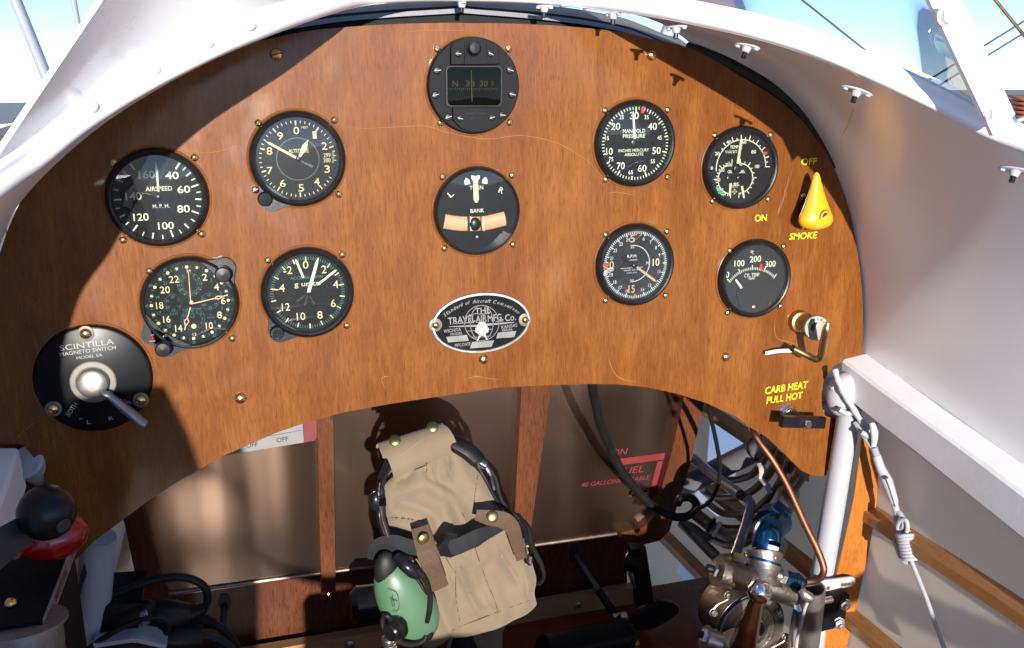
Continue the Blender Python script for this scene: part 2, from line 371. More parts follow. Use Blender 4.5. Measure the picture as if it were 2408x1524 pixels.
        OFF[o.name] = off; return o
def thing(name, label, cat, loc, group=None):
    o = bpy.data.objects.new(name, None); COL.objects.link(o); o.location = [float(q) for q in loc]; o.empty_display_size = .02
    OFF[o.name] = np.asarray(loc, float); return tag(o, label, cat, group)
def tag(o, label=None, cat=None, group=None, kind=None):
    if label: o['label'] = label
    if cat: o['category'] = cat
    if group: o['group'] = group
    if kind: o['kind'] = kind
    return o
def inst(me, name, parent, world, rot=(0, 0, 0), scale=1.):
    o = bpy.data.objects.new(name, me); COL.objects.link(o); o.parent = parent
    o.location = [float(q) for q in np.asarray(world, float) - OFF[parent.name]]; o.rotation_euler = rot; o.scale = (scale,) * 3
    OFF[o.name] = np.asarray(world, float); return o
def proto(mb, name, mats, ang=35):
    o = mb.build(name, mats, None, ang, loc=(0, 0, 0)); me = o.data; bpy.data.objects.remove(o); return me

x0 = -0.0336                                   # the aeroplane's centre line

# screws and nuts used many times (heads face aft, -y)
m_ = MB().lathe([(.0034, 0), (.0034, .0006), (.0029, .0016), (.0018, .0023), (0, .0026)], (0, 0, 0), n=16)
m_.mat(1).box((0, -.0022, 0), (.0033, .0006, .00035)); SCREW = proto(m_, 'screw', ['brass', 'marking_black'])
m_ = MB().lathe([(.0030, 0), (.0030, .001), (.0022, .0018), (0, .0020)], (0, 0, 0), n=14)
m_.mat(1).box((0, -.0019, 0), (.0027, .0004, .0003)); BSCREW = proto(m_, 'screw', ['black_bezel', 'marking_grey'])
def screw(parent, p, y=0., scale=1., me=None, name='screw'):
    q = PY(p, y - .001); q[1] = y
    return inst(me or SCREW, name, parent, q, (0, random.uniform(-.6, .6), 0), scale)

# ------------------------------------------------------------------ instrument panel
arch_r = [(1113, 55), (1175, 55), (1314, 61), (1453, 75), (1540, 94), (1614, 111), (1696, 146), (1765, 184), (1820, 216), (1882, 271),
          (1927, 333), (1962, 399), (1985, 458), (2003, 522), (2017, 602), (2026, 678), (2029, 748), (2028, 834)]
AR = np.array([PY(p) for p in arch_r])                       # right half of the arch, top to corner
AL = AR.copy(); AL[:, 0] = 2 * x0 - AL[:, 0]
right_low = [(2024, 843), (1983, 850), (1962, 859), (1948, 876), (1936, 897), (1931, 925), (1932, 956), (1940, 978), (1967, 986), (1958, 1060), (1942, 1118),
             (1929, 1120), (1906, 1117), (1883, 1106), (1863, 1086), (1836, 1059), (1798, 1025), (1759, 1003), (1730, 979), (1658, 947), (1592, 926), (1522, 911),
             (1453, 904), (1383, 903), (1293, 906), (1175, 911), (1119, 920), (1015, 935), (910, 951), (806, 970), (709, 997), (646, 1019), (527, 1071),
             (416, 1134), (347, 1179), (277, 1231), (222, 1272), (180, 1314), (150, 1345), (100, 1310), (104, 1200), (111, 1148), (104, 1116), (90, 1092), (69, 1061), (52, 1045), (0, 1044)]
RL = [PY(p) for p in right_low]
out = [p for p in catmull(AR, 4)] + RL + [np.array([-.47, 0, -.069])] + [p for p in catmull(AL, 4)[::-1][:-1]]
out = [np.array([p[0], 0, p[2]]) for p in out]
panel = thing('instrument_panel', 'varnished mahogany plywood instrument panel with arched top and cut-away bottom edge', 'instrument panel', (x0, 0, .1))
b = MB(); n0 = len(out)
tri = geometry.tessellate_polygon([[Vector((p[0], p[2], 0)) for p in out]])
c_ = np.mean(out, axis=0); V = out + [p + np.array([0, .008, 0]) for p in out]; b.add(V, [])
for t in tri:
    q = np.cross(out[t[1]] - out[t[0]], out[t[2]] - out[t[0]]); t = t if q[1] < 0 else t[::-1]
    b.f.append(tuple(t)); b.m.append(0); b.f.append(tuple(i + n0 for i in t[::-1])); b.m.append(0)
for i in range(n0): j = (i + 1) % n0; b.f.append((i, j, n0 + j, n0 + i)); b.m.append(1)
b.build('panel_board', ['panel_wood', 'ply_edge'], panel, ang=30)
# black strip put in for the shadowed gap where the panel meets the coaming
b = MB(); e_ = catmull(AR, 4); e_ = e_[[i for i in range(len(e_)) if e_[i][0] > PY((1600, 105))[0] and e_[i][2] > PY((1960, 400))[2]]]
b.tube(np.array(e_) + [0.002, .003, .002], [.003, .007, .008, .006, .003], n=8, sub=0); b.build('edge_gap_shade', 'black_rubber', panel)
for p, s_ in (((650, 128), 1.6), ((1532, 130), 1.6), ((565, 937), 1.6), ((1137, 845), 1.5), ((1706, 840), 1.45)): screw(panel, p, 0, s_)
for p in ((1888, 532), (1889, 461)): screw(panel, p, 0, 1.0)
# yellow lettering on the wood
def decal(s, p, hpx, wpx, rot=0., sh=0., mt='decal_yellow', parent=panel, y=-.0006, bold=.010):
    mx, mz = mpp(p); b = MB(); q = PY(p); q[1] = y; b.text(s, q, hpx * mz, wpx * mx, rot, shear=sh, bold=bold); return b.build('lettering', mt, parent, smooth=False)
decal('OFF', zD(405, 1095), 16, 36, 0, .0); decal('ON', zG(1765, 122), 16, 28, 0); decal('SMOKE', zH(366, 243), 15.5, 65, 0, .12)
decal('CARB HEAT', zH(254, 1271), 16.5, 99, 2, .14); decal('PULL HOT', zH(240, 1340), 16, 84, 2, .14)
# pale ridges drawn for the rippled light in the varnish
def ridge(pts, r=.00045):
    P = np.array([PY(p) for p in pts]); P[:, 1] = -.0001
    return P, r
b = MB()
for pts, r in (([(805, 297), (850, 302), (930, 299), (1000, 297), (1040, 309), (1090, 320), (1150, 327), (1215, 319), (1262, 324), (1310, 337), (1350, 358), (1385, 382), (1405, 405)], .0006),
               ([(285, 368), (310, 352), (350, 341), (400, 345), (440, 351), (480, 360), (520, 355), (550, 347), (566, 337)], .0007),
               ([(475, 357), (482, 368), (480, 382), (470, 388)], .0005), ([(1428, 455), (1450, 452), (1490, 459)], .0006),
               ([(1430, 845), (1436, 860), (1441, 872), (1450, 884), (1468, 893), (1500, 899)], .0009), ([(1098, 890), (1120, 885), (1145, 889), (1175, 893)], .0006),
               ([(905, 915), (897, 890), (915, 884)], .0006), ([(1854, 415), (1850, 435), (1842, 455)], .0005), ([(940, 76), (1010, 72), (1100, 72)], .0004),
               ([(1880, 813), (1850, 803), (1826, 795), (1820, 770), (1822, 745)], .0008), ([(30, 1040), (60, 1010), (95, 985)], .0005)):
    P, r = ridge(pts, r); MB().tube(P, [r * .2, r, r * .8, r, r * .2], n=6, flat=.5).build('light_ripple', 'ripple_highlight', panel)

# ------------------------------------------------------------------ round instruments
GR = .0418
class Gauge:
    def __init__(s, name, label, cat, c, group='round instruments in the wooden panel', R=GR, zoom=None, face=-.004):
        q = PY(c, -.005); s.c = np.array([q[0], 0, q[2]]); s.R = R; s.z = zoom; s.face = face; s.root = thing(name, label, cat, s.c, group)
        a = mpp(c, face); s.mx, s.mz = a[0], a[1]; s.b = {}
    def bezel(s, mt='black_bezel', prof=None, tabs=()):
        R = s.R; b = MB()
        prof = prof or [(R * .985, .000), (R, .0015), (R * .995, .0062), (R * .965, .0085), (R * .92, .0095), (R * .885, .0088), (R * .868, .0070), (R * .858, .0035), (R * .80, .0030)]
        b.open_lathe(prof, s.c, n=72)
        for ang, ro, rt in tabs:         # lugs: angle, centre radius, lug radius
            a = R_(ang); u = np.array([math.sin(a), 0, math.cos(a)]); t = np.array([math.cos(a), 0, -math.sin(a)]); o = s.c + u * ro * R
            P = [s.c + u * R * .80 + t * rt * R * 1.9] + [o + (u * math.cos(q) + t * math.sin(q)) * rt * R for q in np.linspace(1.25, -1.25, 11)] + [s.c + u * R * .80 - t * rt * R * 1.9]
            b.prism([p + np.array([0, -.0005, 0]) for p in P], (0, -.0062, 0), bev=.03)
        return b.build('bezel', mt, s.root, 40)
    def dial(s, mt='black_dial', r=.865): 
        s.d = MB().lathe([(s.R * r, 0), (s.R * r, .0005), (0, .0005)], s.c + [0, s.face + .0005, 0], n=64).build('dial', mt, s.root); return s.d
    def glass(s, r=.872, h=.0071, mt='dial_glass'):
        return MB().lathe([(s.R * r, 0), (s.R * r, .0006), (s.R * r * .75, .0012), (s.R * r * .4, .0018), (0, .0021)], s.c + [0, -h, 0], n=64).build('glass', mt, s.root)
    def mb(s, m): return s.b.setdefault(m, MB())
    def at(s, x, y, dh=0.):               # zoom pixel -> point on the dial face
        q = PY(s.z(x, y), s.face - .0002 - dh); return q
    def t(s, m, txt, x, y, h, w, rot=0, sh=0., bold=.004, dh=0.):
        k = s.z.k; s.mb(m).text(txt, s.at(x, y, dh), h * k * s.mz, (w * k * s.mx) if w else None, rot, shear=sh, bold=bold)
    def tick(s, m, ang, r0, r1, wd, o=None, dh=0.):
        a = R_(ang); u = np.array([math.sin(a), 0, math.cos(a)]); v = np.array([math.cos(a), 0, -math.sin(a)]); c = (s.c if o is None else o) + np.array([0, s.face - .0002 - dh, 0]) if o is None else o
        R = s.R; wd = wd * R / 2
        s.mb(m).add([c + u * r0 * R - v * wd, c + u * r0 * R + v * wd, c + u * r1 * R + v * wd, c + u * r1 * R - v * wd], [(0, 1, 2, 3)])
    def ring(s, m, r0, r1, a0, a1, o=None, n=40):
        c = s.c + np.array([0, s.face - .0002, 0]) if o is None else o; A = [R_(q) for q in np.linspace(a0, a1, n)]
        s.mb(m).add([c + np.array([math.sin(a), 0, math.cos(a)]) * s.R * r for a in A for r in (r0, r1)], [(2 * i, 2 * i + 1, 2 * i + 3, 2 * i + 2) for i in range(n - 1)])
    def num(s, m, txt, ang, r, h, sx=.85, bold=.004, rot=0):
        a = R_(ang); s.mb(m).text(txt, s.c + np.array([math.sin(a) * r * s.R, s.face - .0002, math.cos(a) * r * s.R]), h * s.R, None, rot, bold=bold, sx=sx)
    def dot(s, m, ang, r, rad, o=None, sx=1.):
        a = R_(ang); c = (s.c + np.array([0, s.face - .0002, 0]) if o is None else o) + np.array([math.sin(a), 0, math.cos(a)]) * r * s.R
        s.mb(m).add([c + np.array([math.cos(q) * rad * s.R * sx, 0, math.sin(q) * rad * s.R]) for q in np.linspace(0, 2 * math.pi, 12, endpoint=False)], [tuple(range(11, -1, -1))])
    def hand(s, m, a, bpt, w0, w1, dh=.0015, tip=.0, name='pointer', poly=None):
        A = np.asarray(a, float); B = np.asarray(bpt, float); u = norm(B - A); v = np.cross(u, [0, 1, 0]); L = np.linalg.norm(B - A); R = s.R
        P = [A - v * w0 * R / 2, A + v * w0 * R / 2, A + u * L * (1 - tip) + v * w1 * R / 2] + ([B] if tip else []) + [A + u * L * (1 - tip) - v * w1 * R / 2]
        P = [np.array([p[0], s.c[1] + s.face - dh, p[2]]) for p in P]
        return MB().prism(P, (0, -.0006, 0)).build(name, m, s.root, smooth=False)
    def hub(s, m='black_plastic', r=.06, dh=.001, o=None):
        c = s.c if o is None else o; return MB().lathe([(s.R * r, 0), (s.R * r, .0016), (s.R * r * .7, .002), (0, .002)], [c[0], s.face - dh, c[2]], n=20).build('hub', m, s.root)
    def finish(s, screws=(), scale=1., me=None):
        for m, b in s.b.items():
            o = b.build('marking', m, s.root, smooth=False)
            if getattr(s, 'd', None): o.parent = s.d
        for p in screws: screw(s.root, p, 0, scale, me)
    def bead(s):
        R = s.R; MB().tube([s.c + np.array([math.cos(q) * (R + .0012), -.0002, math.sin(q) * (R + .0012)]) for q in np.linspace(0, 2 * math.pi, 60)], .0011, n=8, sub=0, caps=False).build('varnish_bead', 'lacquer', s.root)

# airspeed indicator
g = Gauge('airspeed_indicator', 'round black airspeed AIRSPEED dial in M.P.H., nearest the left cowl rim', 'gauge', (371, 466), zoom=zA)
g.bezel(); g.dial(); g.bead()
kn = [(40, 35), (60, 73.6), (80, 115), (100, 165), (120, 220), (140, 270), (160, 327)]
for s_, x, y, w_ in (('40', 1165, 1190, 92), ('60', 1245, 1284, 88), ('80', 1243, 1416, 88), ('100', 1124, 1530, 108), ('120', 955, 1472, 104), ('140', 905, 1331, 108), ('160', 994, 1184, 108)): g.t('marking_green', s_, x, y, 51, w_, bold=.012)
for v in range(40, 165, 5):
    a = np.interp(v, [k[0] for k in kn], [k[1] for k in kn]); mj = v % 20 == 0; md = v % 10 == 0
    g.tick('marking_green', a, .845 - (.15 if mj else .12 if md else .085), .845, .032 if md else .024)
g.t('marking_green', 'AIRSPEED', 1076, 1279, 31, 180, bold=.010); g.t('marking_green', 'M. P. H.', 1091, 1397, 26, 114, bold=.010)
g.hand('marking_green', g.at(1075, 1300), g.at(1056, 1090), .03, .05, tip=.28); g.hub(o=g.at(1073, 1335))
g.glass(); g.finish([(267, 383), (457, 371), (289, 565), (474, 551)])

# altimeter
g = Gauge('altimeter', 'round grey-black altimeter with adjusting knob at its lower left and two cream hands', 'gauge', (700.5, 374.5), zoom=zB)
g.bezel(tabs=[(216, 1.02, .25)]); g.dial('grey_dial'); g.bead()
for v, x, y in ((0, 483, 885), (1, 607, 915), (2, 674, 990), (3, 692, 1146), (4, 622, 1232), (5, 516, 1274), (6, 391, 1243), (7, 303, 1157), (8, 301, 1024), (9, 373, 922)): g.t('marking_cream', str(v), x, y, 50, 26 if v == 1 else 38, bold=.006)
for i in range(50):
    mj = i % 5 == 0
    if 95 < i * 7.2 < 120: continue
    g.tick('marking_cream', i * 7.2, .80 - (.10 if mj else .055), .80, .03 if mj else .016)
g.t('marking_cream', 'ALTITUDE', 497, 1023, 26, 136, bold=.010); g.t('marking_cream', 'FEET', 541, 864, 14, 44)
g.t('marking_cream', '299', 691, 1052, 28, 48); g.t('marking_cream', '300', 691, 1087, 28, 48)
for yy in range(1030, 1105, 9): g.mb('marking_cream').add([g.at(724, yy), g.at(724, yy + 2.5), g.at(738, yy + 2.5), g.at(738, yy)], [(0, 1, 2, 3)])
g.ring('black_bezel', .43, .45, 0, 360, n=60)
g.hand('marking_cream', g.at(480, 1068), g.at(270, 955), .055, .05, tip=.16); g.hand('marking_cream', g.at(503, 1062), g.at(563, 945), .05, .11, tip=.42, dh=.0026); g.hub(o=g.at(497, 1076))
g.hand('black_bezel', g.at(500, 1085), g.at(595, 1130), .02, .06, dh=.0018, name='counterweight')
g.glass(); kq = PY(zB(270, 1350), -.012)
MB().lathe([(.0062, -.006), (.0062, .002), (.0055, .0032), (0, .0036)], [kq[0], -.012, kq[2]], n=24).build('setting_knob', 'black_crackle', g.root)
g.finish([zB(225, 835), zB(742, 815), zB(772, 1318)]); screw(g.root, zB(205, 1288), -.0068, 1, BSCREW)

# accelerometer
g = Gauge('accelerometer', 'round black acceleration dial with three white hands, below the altimeter', 'gauge', (724, 689), zoom=zF)
g.bezel(tabs=[(219, 1.03, .26)]); g.dial(); g.bead()
for v in range(-50, 121, 2):
    mj = v % 10 == 0; g.tick('marking_cream' if mj else 'marking_teal', v * 2, .80 - (.105 if mj else .07), .80, .03 if mj else .016)
for s_, x, y, w_ in (('0', 546, 440, 38), ('2', 670, 471, 34), ('4', 750, 572, 38), ('6', 733, 700, 34), ('8', 643, 780, 36), ('10', 515, 790, 58), ('12', 412, 726, 54), ('-4', 373, 598, 64), ('-2', 425, 477, 58)): g.t('marking_cream', s_, x, y, 52, w_, bold=.004)
g.t('marking_teal', 'ACCELERATION', 553, 525, 21, 222, bold=.010); g.t('marking_cream', 'g units', 553, 574, 42, 166, bold=.01)
g.hand('marking_green', g.at(530, 525), g.at(476, 396), .05, .05, tip=.12); g.hand('marking_green', g.at(630, 570), g.at(755, 470), .05, .05, tip=.12); g.hand('marking_green', g.at(565, 620), g.at(630, 385), .075, .06, tip=.16, dh=.0026)
for q in ((485, 688), (540, 715), (605, 705)): g.hand('black_bezel', g.at(562, 630), g.at(*q), .02, .05, dh=.001, name='counterweight')
g.hub(o=g.at(563, 628)); g.glass(); kq = PY(zF(352, 900), -.011)
MB().lathe([(.0062, -.006), (.0062, .002), (.0055, .003), (.0038, .0032), (0, .0028)], [kq[0], -.011, kq[2]], n=24).build('reset_knob', 'black_crackle', g.root)
b = MB(); 
for i, ch in enumerate('PUSH TO SET'):
    a = R_(-70 - i * 29); b.text(ch if ch != ' ' else '.', [kq[0] + math.cos(-a) * .0047, -.0144, kq[2] + math.sin(-a) * .0047], .0012, None, math.degrees(-a) - 90)
b.build('lettering', 'marking_teal', g.root, smooth=False)
g.finish([zF(290, 410), zF(795, 373), zF(825, 852)])

# eight-day clock
g = Gauge('clock', 'black twenty-four hour clock with green subdials and orange hands, two winding knobs', 'clock', (447, 713), zoom=zN)
g.bezel(tabs=[(47, 1.02, .24), (212, 1.01, .27), (233, 1.02, .22)], prof=[(g.R * .985, 0), (g.R, .0015), (g.R * .985, .0065), (g.R * .95, .0085), (g.R * .92, .0080), (g.R * .905, .0035), (g.R * .85, .0030)]); g.dial(r=.91); g.bead()
for v, x, y in ((2, 985, 303), (4, 1165, 452), (6, 1270, 662), (8, 1212, 878), (10, 1056, 1040), (14, 590, 1082), (16, 408, 945), (18, 300, 735), (20, 380, 495), (22, 518, 335)):
    g.t('marking_cream', str(v), x, y, 105, 78 if v < 10 else (150 if v >= 20 else 110), bold=.008)
g.t('marking_cream', '24', 738, 205, 40, 68); g.t('marking_cream', '12', 832, 1172, 44, 58)
for i in range(60):
    a = i * 6
    if i % 5 == 0: g.dot('marking_cream', a, .775, .036)
    elif (i * 2) % 5 == 0 or i % 5 in (2, 3) and False: pass
    else: g.tick('marking_teal', a, .755, .81, .012)
for i in range(1, 24, 2): g.tick('marking_cream', i * 15, .745, .805, .04)
for v, a in ((3, 45), (5, 75), (7, 105), (9, 135), (15, 225), (17, 255), (19, 285), (21, 315)): g.num('marking_teal', str(v), a, .655, .075)
for v, a in ((15, 90), (20, 120), (25, 150), (30, 180), (35, 210), (40, 240), (45, 270), (50, 300), (55, 330)): g.num('marking_teal', str(v), a, .86, .065)
for x, y, rr, n_, nums in ((757, 415, 190, 60, ('5', '10', '15', '20', '25', '30', '35', '40', '45', '50', '55')), (505, 705, 140, 31, ('5', '10', '15', '20', '25', '30')), (1062, 670, 140, 60, ('10', '20', '30', '40', '50', '60')), (810, 945, 188, 60, ('1', '2', '3', '4', '5', '6', '7', '8', '9', '10', '11', '0'))):
    o = g.at(x, y); r1 = rr * g.z.k * g.mx / g.R
    for i in range(n_): g.tick('marking_cream' if n_ == 60 and rr == 190 and i % 5 == 0 else 'marking_teal', i * 360 / n_, r1 * .92, r1, .008, o=o)
    for i, s_ in enumerate(nums):
        if s_ in ('6', '12') and rr == 188: continue
        a = R_((i + 1) * 360 / (12 if rr > 150 else 6)); g.mb('marking_teal').text(s_, o + np.array([math.sin(a), 0, math.cos(a)]) * r1 * .74 * g.R, .0027 if rr > 150 else .0024, None)
g.t('marking_teal', 'DAYS', 517, 862, 30, 112); g.t('marking_teal', 'CIVIL', 487, 565, 26, 100, -8); g.t('marking_teal', 'ELAPSED TIME', 795, 790, 26, 300); g.t('marking_teal', '8', 1075, 872, 26, None); g.t('marking_teal', 'DAYS', 1082, 917, 30, 108)
g.dot('marking_cream', 0, 0, .055, o=g.at(819, 1050)); g.ring('marking_teal', .035, .045, 0, 360, o=g.at(797, 888))
def dhand(a, m1, bb, w_):                                       # open diamond hands
    A, M1, B = g.at(*a), g.at(*m1), g.at(*bb); u = norm(B - A); v = np.cross(u, [0, 1, 0]); y = g.face - .0022; bb_ = MB(); L1 = norm(M1 - A)
    def strip(p, q, wd): 
        uu = norm(q - p); vv = np.cross(uu, [0, 1, 0]) * wd; P = [np.array([k[0], y, k[2]]) for k in (p - vv, p + vv, q + vv, q - vv)]; bb_.prism(P, (0, -.0006, 0))
    m0 = M1 - u * .0032; m2 = M1 + u * .0045; strip(A, m0, .00042)
    for sg in (-1, 1): strip(m0, M1 + v * sg * w_, .0004); strip(M1 + v * sg * w_, m2, .0004)
    strip(m2, B, .0004); bb_.build('pointer', 'hand_orange', g.root, smooth=False)
dhand((815, 695), (1190, 605), (1340, 563), .0014); dhand((770, 750), (712, 968), (683, 1100), .0019)
g.hand('hand_orange', g.at(775, 680), g.at(738, 180), .016, .012, tip=.1, dh=.003, name='second_hand'); g.hub('hand_orange', r=.04, o=g.at(788, 672), dh=.0035); g.hub(o=g.at(785, 700), r=.05)
g.glass(r=.908)
for nm, (x, y), r in (('winding_knob', (1265, 260), .0070), ('setting_knob', (352, 1400), .0066)):
    y_ = -.018; kq = PY(zN(x, y), y_); MB().lathe([(r * .8, -.012), (r * .8, -.006), (r, -.005), (r, .002), (r * .85, .0034), (0, .0038)], [kq[0], y_, kq[2]], n=24).build(nm, 'black_plastic', g.root)
kq = PY(zN(190, 1232), -.007); MB().sphere([kq[0], -.0068, kq[2]], .0019, 14, 8).build('warning_light', 'red_plastic', g.root)
b = MB(); 
for s_, y in (('SET', 1185), ('DATE', 1275)): b.text(s_, PY(zN(190, y), -.0071), .0013, None)
b.build('lettering', 'marking_grey', g.root, smooth=False)
g.finish([zE(1010, 483), zE(1573, 940)])

# turn and bank indicator
g = Gauge('turn_and_bank_indicator', 'round black TURN and BANK dial with a ball in a curved orange tube', 'gauge', (1123, 497.5), zoom=zR)
g.bezel(prof=[(g.R * .985, 0), (g.R, .0015), (g.R * .985, .0065), (g.R * .955, .0085), (g.R * .935, .0078), (g.R * .925, .0035), (g.R * .85, .0030)]); g.dial(r=.93); g.bead()
for s_, x, y, rot in (('L', 390, 522, 38), ('R', 1163, 465, -22)): g.t('marking_green', s_, x, y, 92, 70, rot, bold=.012)
g.t('marking_green', 'TURN', 783, 424, 60, 208, bold=.010); g.t('marking_green', 'BANK', 798, 774, 60, 210, bold=.010)
for P in ([(628, 270), (680, 312), (690, 366), (608, 385), (597, 326)], [(922, 256), (955, 306), (950, 367), (867, 360), (873, 308)], [(706, 236), (770, 246), (834, 233), (836, 275), (808, 320), (808, 356), (735, 358), (733, 322), (706, 282)]): g.mb('marking_green').add([g.at(*p) for p in P], [tuple(range(len(P)))])
P = [(733, 364), (808, 362), (818, 605), (796, 652), (762, 652), (738, 605)]
MB().prism([g.at(*p, .0012) for p in P], (0, -.0006, 0)).build('pointer', 'marking_cream', g.root, smooth=False)
b = MB(); top = [(290, 825), (470, 850), (640, 862), (800, 862), (960, 845), (1200, 790)]; bot = [(290, 1048), (470, 1080), (640, 1086), (800, 1086), (960, 1068), (1240, 998)]
tp = [g.at(*p) for p in top]; bt = [g.at(*p) for p in bot]; mid = [(p + q) / 2 + np.array([0, -.0002, 0]) for p, q in zip(tp, bt)]
rr = np.mean([np.linalg.norm(p - q) for p, q in zip(tp, bt)]) / 2
MB().tube(mid, rr * .99, n=20, up=(0, 1, 0), flat=.35).build('inclinometer_tube', 'liquid_tan', g.root)
for x in (690, 893): MB().prism([g.at(x - 7, 858, .0026), g.at(x + 5, 858, .0026), g.at(x + 12, 1086, .0026), g.at(x, 1086, .0026)], (0, -.0004, 0)).build('index_line', 'marking_cream', g.root, smooth=False)
for x0_, x1_ in ((645, 678), (842, 858)): MB().prism([g.at(x0_, 860, .0025), g.at(x1_, 860, .0025), g.at(x1_ + 8, 1086, .0025), g.at(x0_ + 5, 1086, .0025)], (0, -.0003, 0)).build('tube_band', 'black_plastic', g.root, smooth=False)
o = g.at(757, 975); MB().sphere([o[0], g.face - .0026, o[2]], rr * .92, 24, 16, (.85, .35, 1)).build('slip_ball', 'black_plastic', g.root)
for P in ([(1215, 800), (1240, 795), (1275, 985), (1240, 1000)],): MB().prism([g.at(*p, .0020) for p in P], (0, -.001, 0)).build('tube_band', 'black_plastic', g.root, smooth=False)
MB().lathe([(.0028, 0), (.0028, .001), (.001, .0016), (0, .0016)], g.at(808, 1185), n=16).build('adjusting_screw', 'black_bezel', g.root)
g.glass(r=.93); g.finish([zB(1475, 1200), zB(1945, 1190), zF(1487, 330), zF(1950, 303)])

# manifold pressure gauge
g = Gauge('manifold_pressure_gauge', 'round black MANIFOLD PRESSURE gauge with red mark beside the number thirty', 'gauge', (1494.5, 338), zoom=zC)
g.bezel(); g.dial(); g.bead()
for v in range(10, 76):
    mj = v % 5 == 0; g.tick('marking_green', (v - 30) * 5.3, .84 - (.12 if v % 10 == 0 else .09 if mj else .065), .84, .032 if mj else .02)
for s_, x, y, h_, w_ in (('30', 910, 784, 48, 60), ('40', 1033, 857, 48, 60), ('50', 1060, 1021, 48, 58), ('60', 963, 1141, 48, 60), ('70', 818, 1124, 48, 54), ('10', 741, 1027, 48, 44), ('20', 783, 857, 48, 62), ('35', 993, 795, 28, 30), ('25', 824, 795, 28, 30), ('45', 1081, 934, 28, 30), ('55', 1035, 1094, 28, 30), ('65', 885, 1168, 28, 32), ('75', 752, 1079, 28, 30), ('15', 725, 937, 28, 26)): g.t('marking_green', s_, x, y, h_, w_, bold=.010)
g.t('marking_green', 'MANIFOLD', 908, 888, 26, 150, bold=.012); g.t('marking_green', 'PRESSURE', 908, 922, 26, 150, bold=.012); g.t('marking_green', 'INCHES MERCURY', 907, 1019, 20, 206, bold=.010); g.t('marking_green', 'ABSOLUTE', 907, 1047, 21, 128, bold=.010)
g.hand('marking_green', g.at(908, 950), g.at(897, 752), .055, .045, tip=.08); g.hub(o=g.at(909, 968), r=.09); g.tick('marking_red', 12.5, .71, .86, .07, dh=.0004)
g.glass(); g.finish([zC(713, 750), zC(1137, 745), zC(717, 1218), zC(1135, 1200)])

# oil and fuel gauge
g = Gauge('oil_and_fuel_gauge', 'black triple gauge marked OIL, FUEL and TEMP. with a green arc and red mark', 'gauge', (1743, 395), zoom=zQ)
g.bezel(); g.dial(); g.bead()
m = 'marking_green'
g.ring(m, .660, .685, -95, 90); 
for i in range(21):
    if i >= 5: g.tick(m, -95 + i * 185 / 20, .67, .79 if i % 2 == 0 else .73, .025)
for s_, x, y, h_, w_ in (('0', 207, 752, 56, 42), ('20', 300, 502, 60, 82), ('40', 502, 302, 60, 84), ('60', 768, 300, 60, 82), ('80', 936, 470, 60, 80), ('100', 995, 724, 60, 78), ('TEMP. C', 632, 384, 56, 216), ('200', 510, 696, 58, 104), ('150', 383, 788, 58, 84), ('100', 313, 958, 56, 80), ('50', 371, 1131, 56, 68), ('10', 709, 686, 54, 52), ('5', 925, 945, 54, 34), ('0', 686, 1203, 54, 34), ('OIL', 522, 817, 56, 80), ('FUEL', 718, 814, 56, 138), ('LBS.', 618, 1035, 56, 148), ('SQ. IN.', 606, 1083, 22, 100), ('A.C.U.S. ARMY', 545, 455, 22, 215), ('TYPE B-7', 545, 484, 22, 205)): g.t(m, s_, x, y, h_, w_, bold=.015)
ol = g.at(545, 940); fr = g.at(690, 935); ro = 285 * g.z.k * g.mx / g.R; rz = 310 * g.z.k * g.mz / g.R
g.ring(m, .345, .372, 180, 360, o=ol); g.ring(m, .345, .372, 0, 180, o=fr)
for i in range(17): g.tick(m, 180 + i * 180 / 16, .36, .47 if i % 4 == 0 else .42, .022, o=ol)
for i in range(11): g.tick(m, i * 18, .36, .47 if i in (0, 2, 5, 8, 10) else .42, .022, o=fr)
g.ring('marking_lime', .395, .455, 205, 245, o=ol)
g.t(m, '+', 601, 1165, 90, 90, bold=.010); g.t('marking_black', '+', 601, 1165, 60, 60, dh=.0001)
g.hand('marking_cream', g.at(646, 670), g.at(708, 225), .075, .055, tip=.05); g.hand('marking_cream', g.at(520, 1020), g.at(508, 1240), .06, .05, tip=.05, dh=.001); g.hand('marking_cream', g.at(718, 1062), g.at(757, 1283), .06, .045, tip=.1, dh=.001)
g.hub(o=g.at(640, 765), r=.10); g.hub(o=g.at(500, 930), r=.08); g.hub(o=g.at(670, 925), r=.07)
q = g.at(1132, 497, .0006); g.mb('marking_red').add([g.at(1090, 488, .0006), g.at(1100, 532, .0006), g.at(1175, 503, .0006), g.at(1165, 460, .0006)], [(0, 1, 2, 3)])
g.glass(); g.finish([zC(1455, 918), zC(1835, 915), zC(1440, 1365), zC(1817, 1350)])

# tachometer
g = Gauge('tachometer', 'round black R.P.M. dial with a single tan hand and red mark at twenty', 'gauge', (1494.5, 623.5), zoom=zG)
g.bezel(); g.dial('grey_dial'); g.bead()
for i in range(100):
    v = 5 + i / 5; mj = i % 5 == 0; g.tick('marking_white' if not (mj and v in (5, 15, 20)) else 'marking_tan', i * 3.6, .82 - (.10 if mj else .065), .82, .028 if mj else .018)
for s_, a in [(str(v), (v - 5) * 18) for v in range(6, 25) if v not in (10, 15, 20, 12)]: g.num('marking_white', s_, a, .655, .085)
for s_, x, y, w_, m in (('5', 898, 262, 34, 'marking_tan'), ('10', 1057, 422, 46, 'marking_cream'), ('15', 892, 604, 44, 'marking_tan'), ('20', 740, 443, 62, 'marking_tan')): g.t(m, s_, x, y, 52, w_, bold=.012)
g.t('marking_white', 'R.P.M.', 896, 381, 20, 66, bold=.010); g.t('marking_white', 'HUNDREDS', 903, 407, 9, 56)
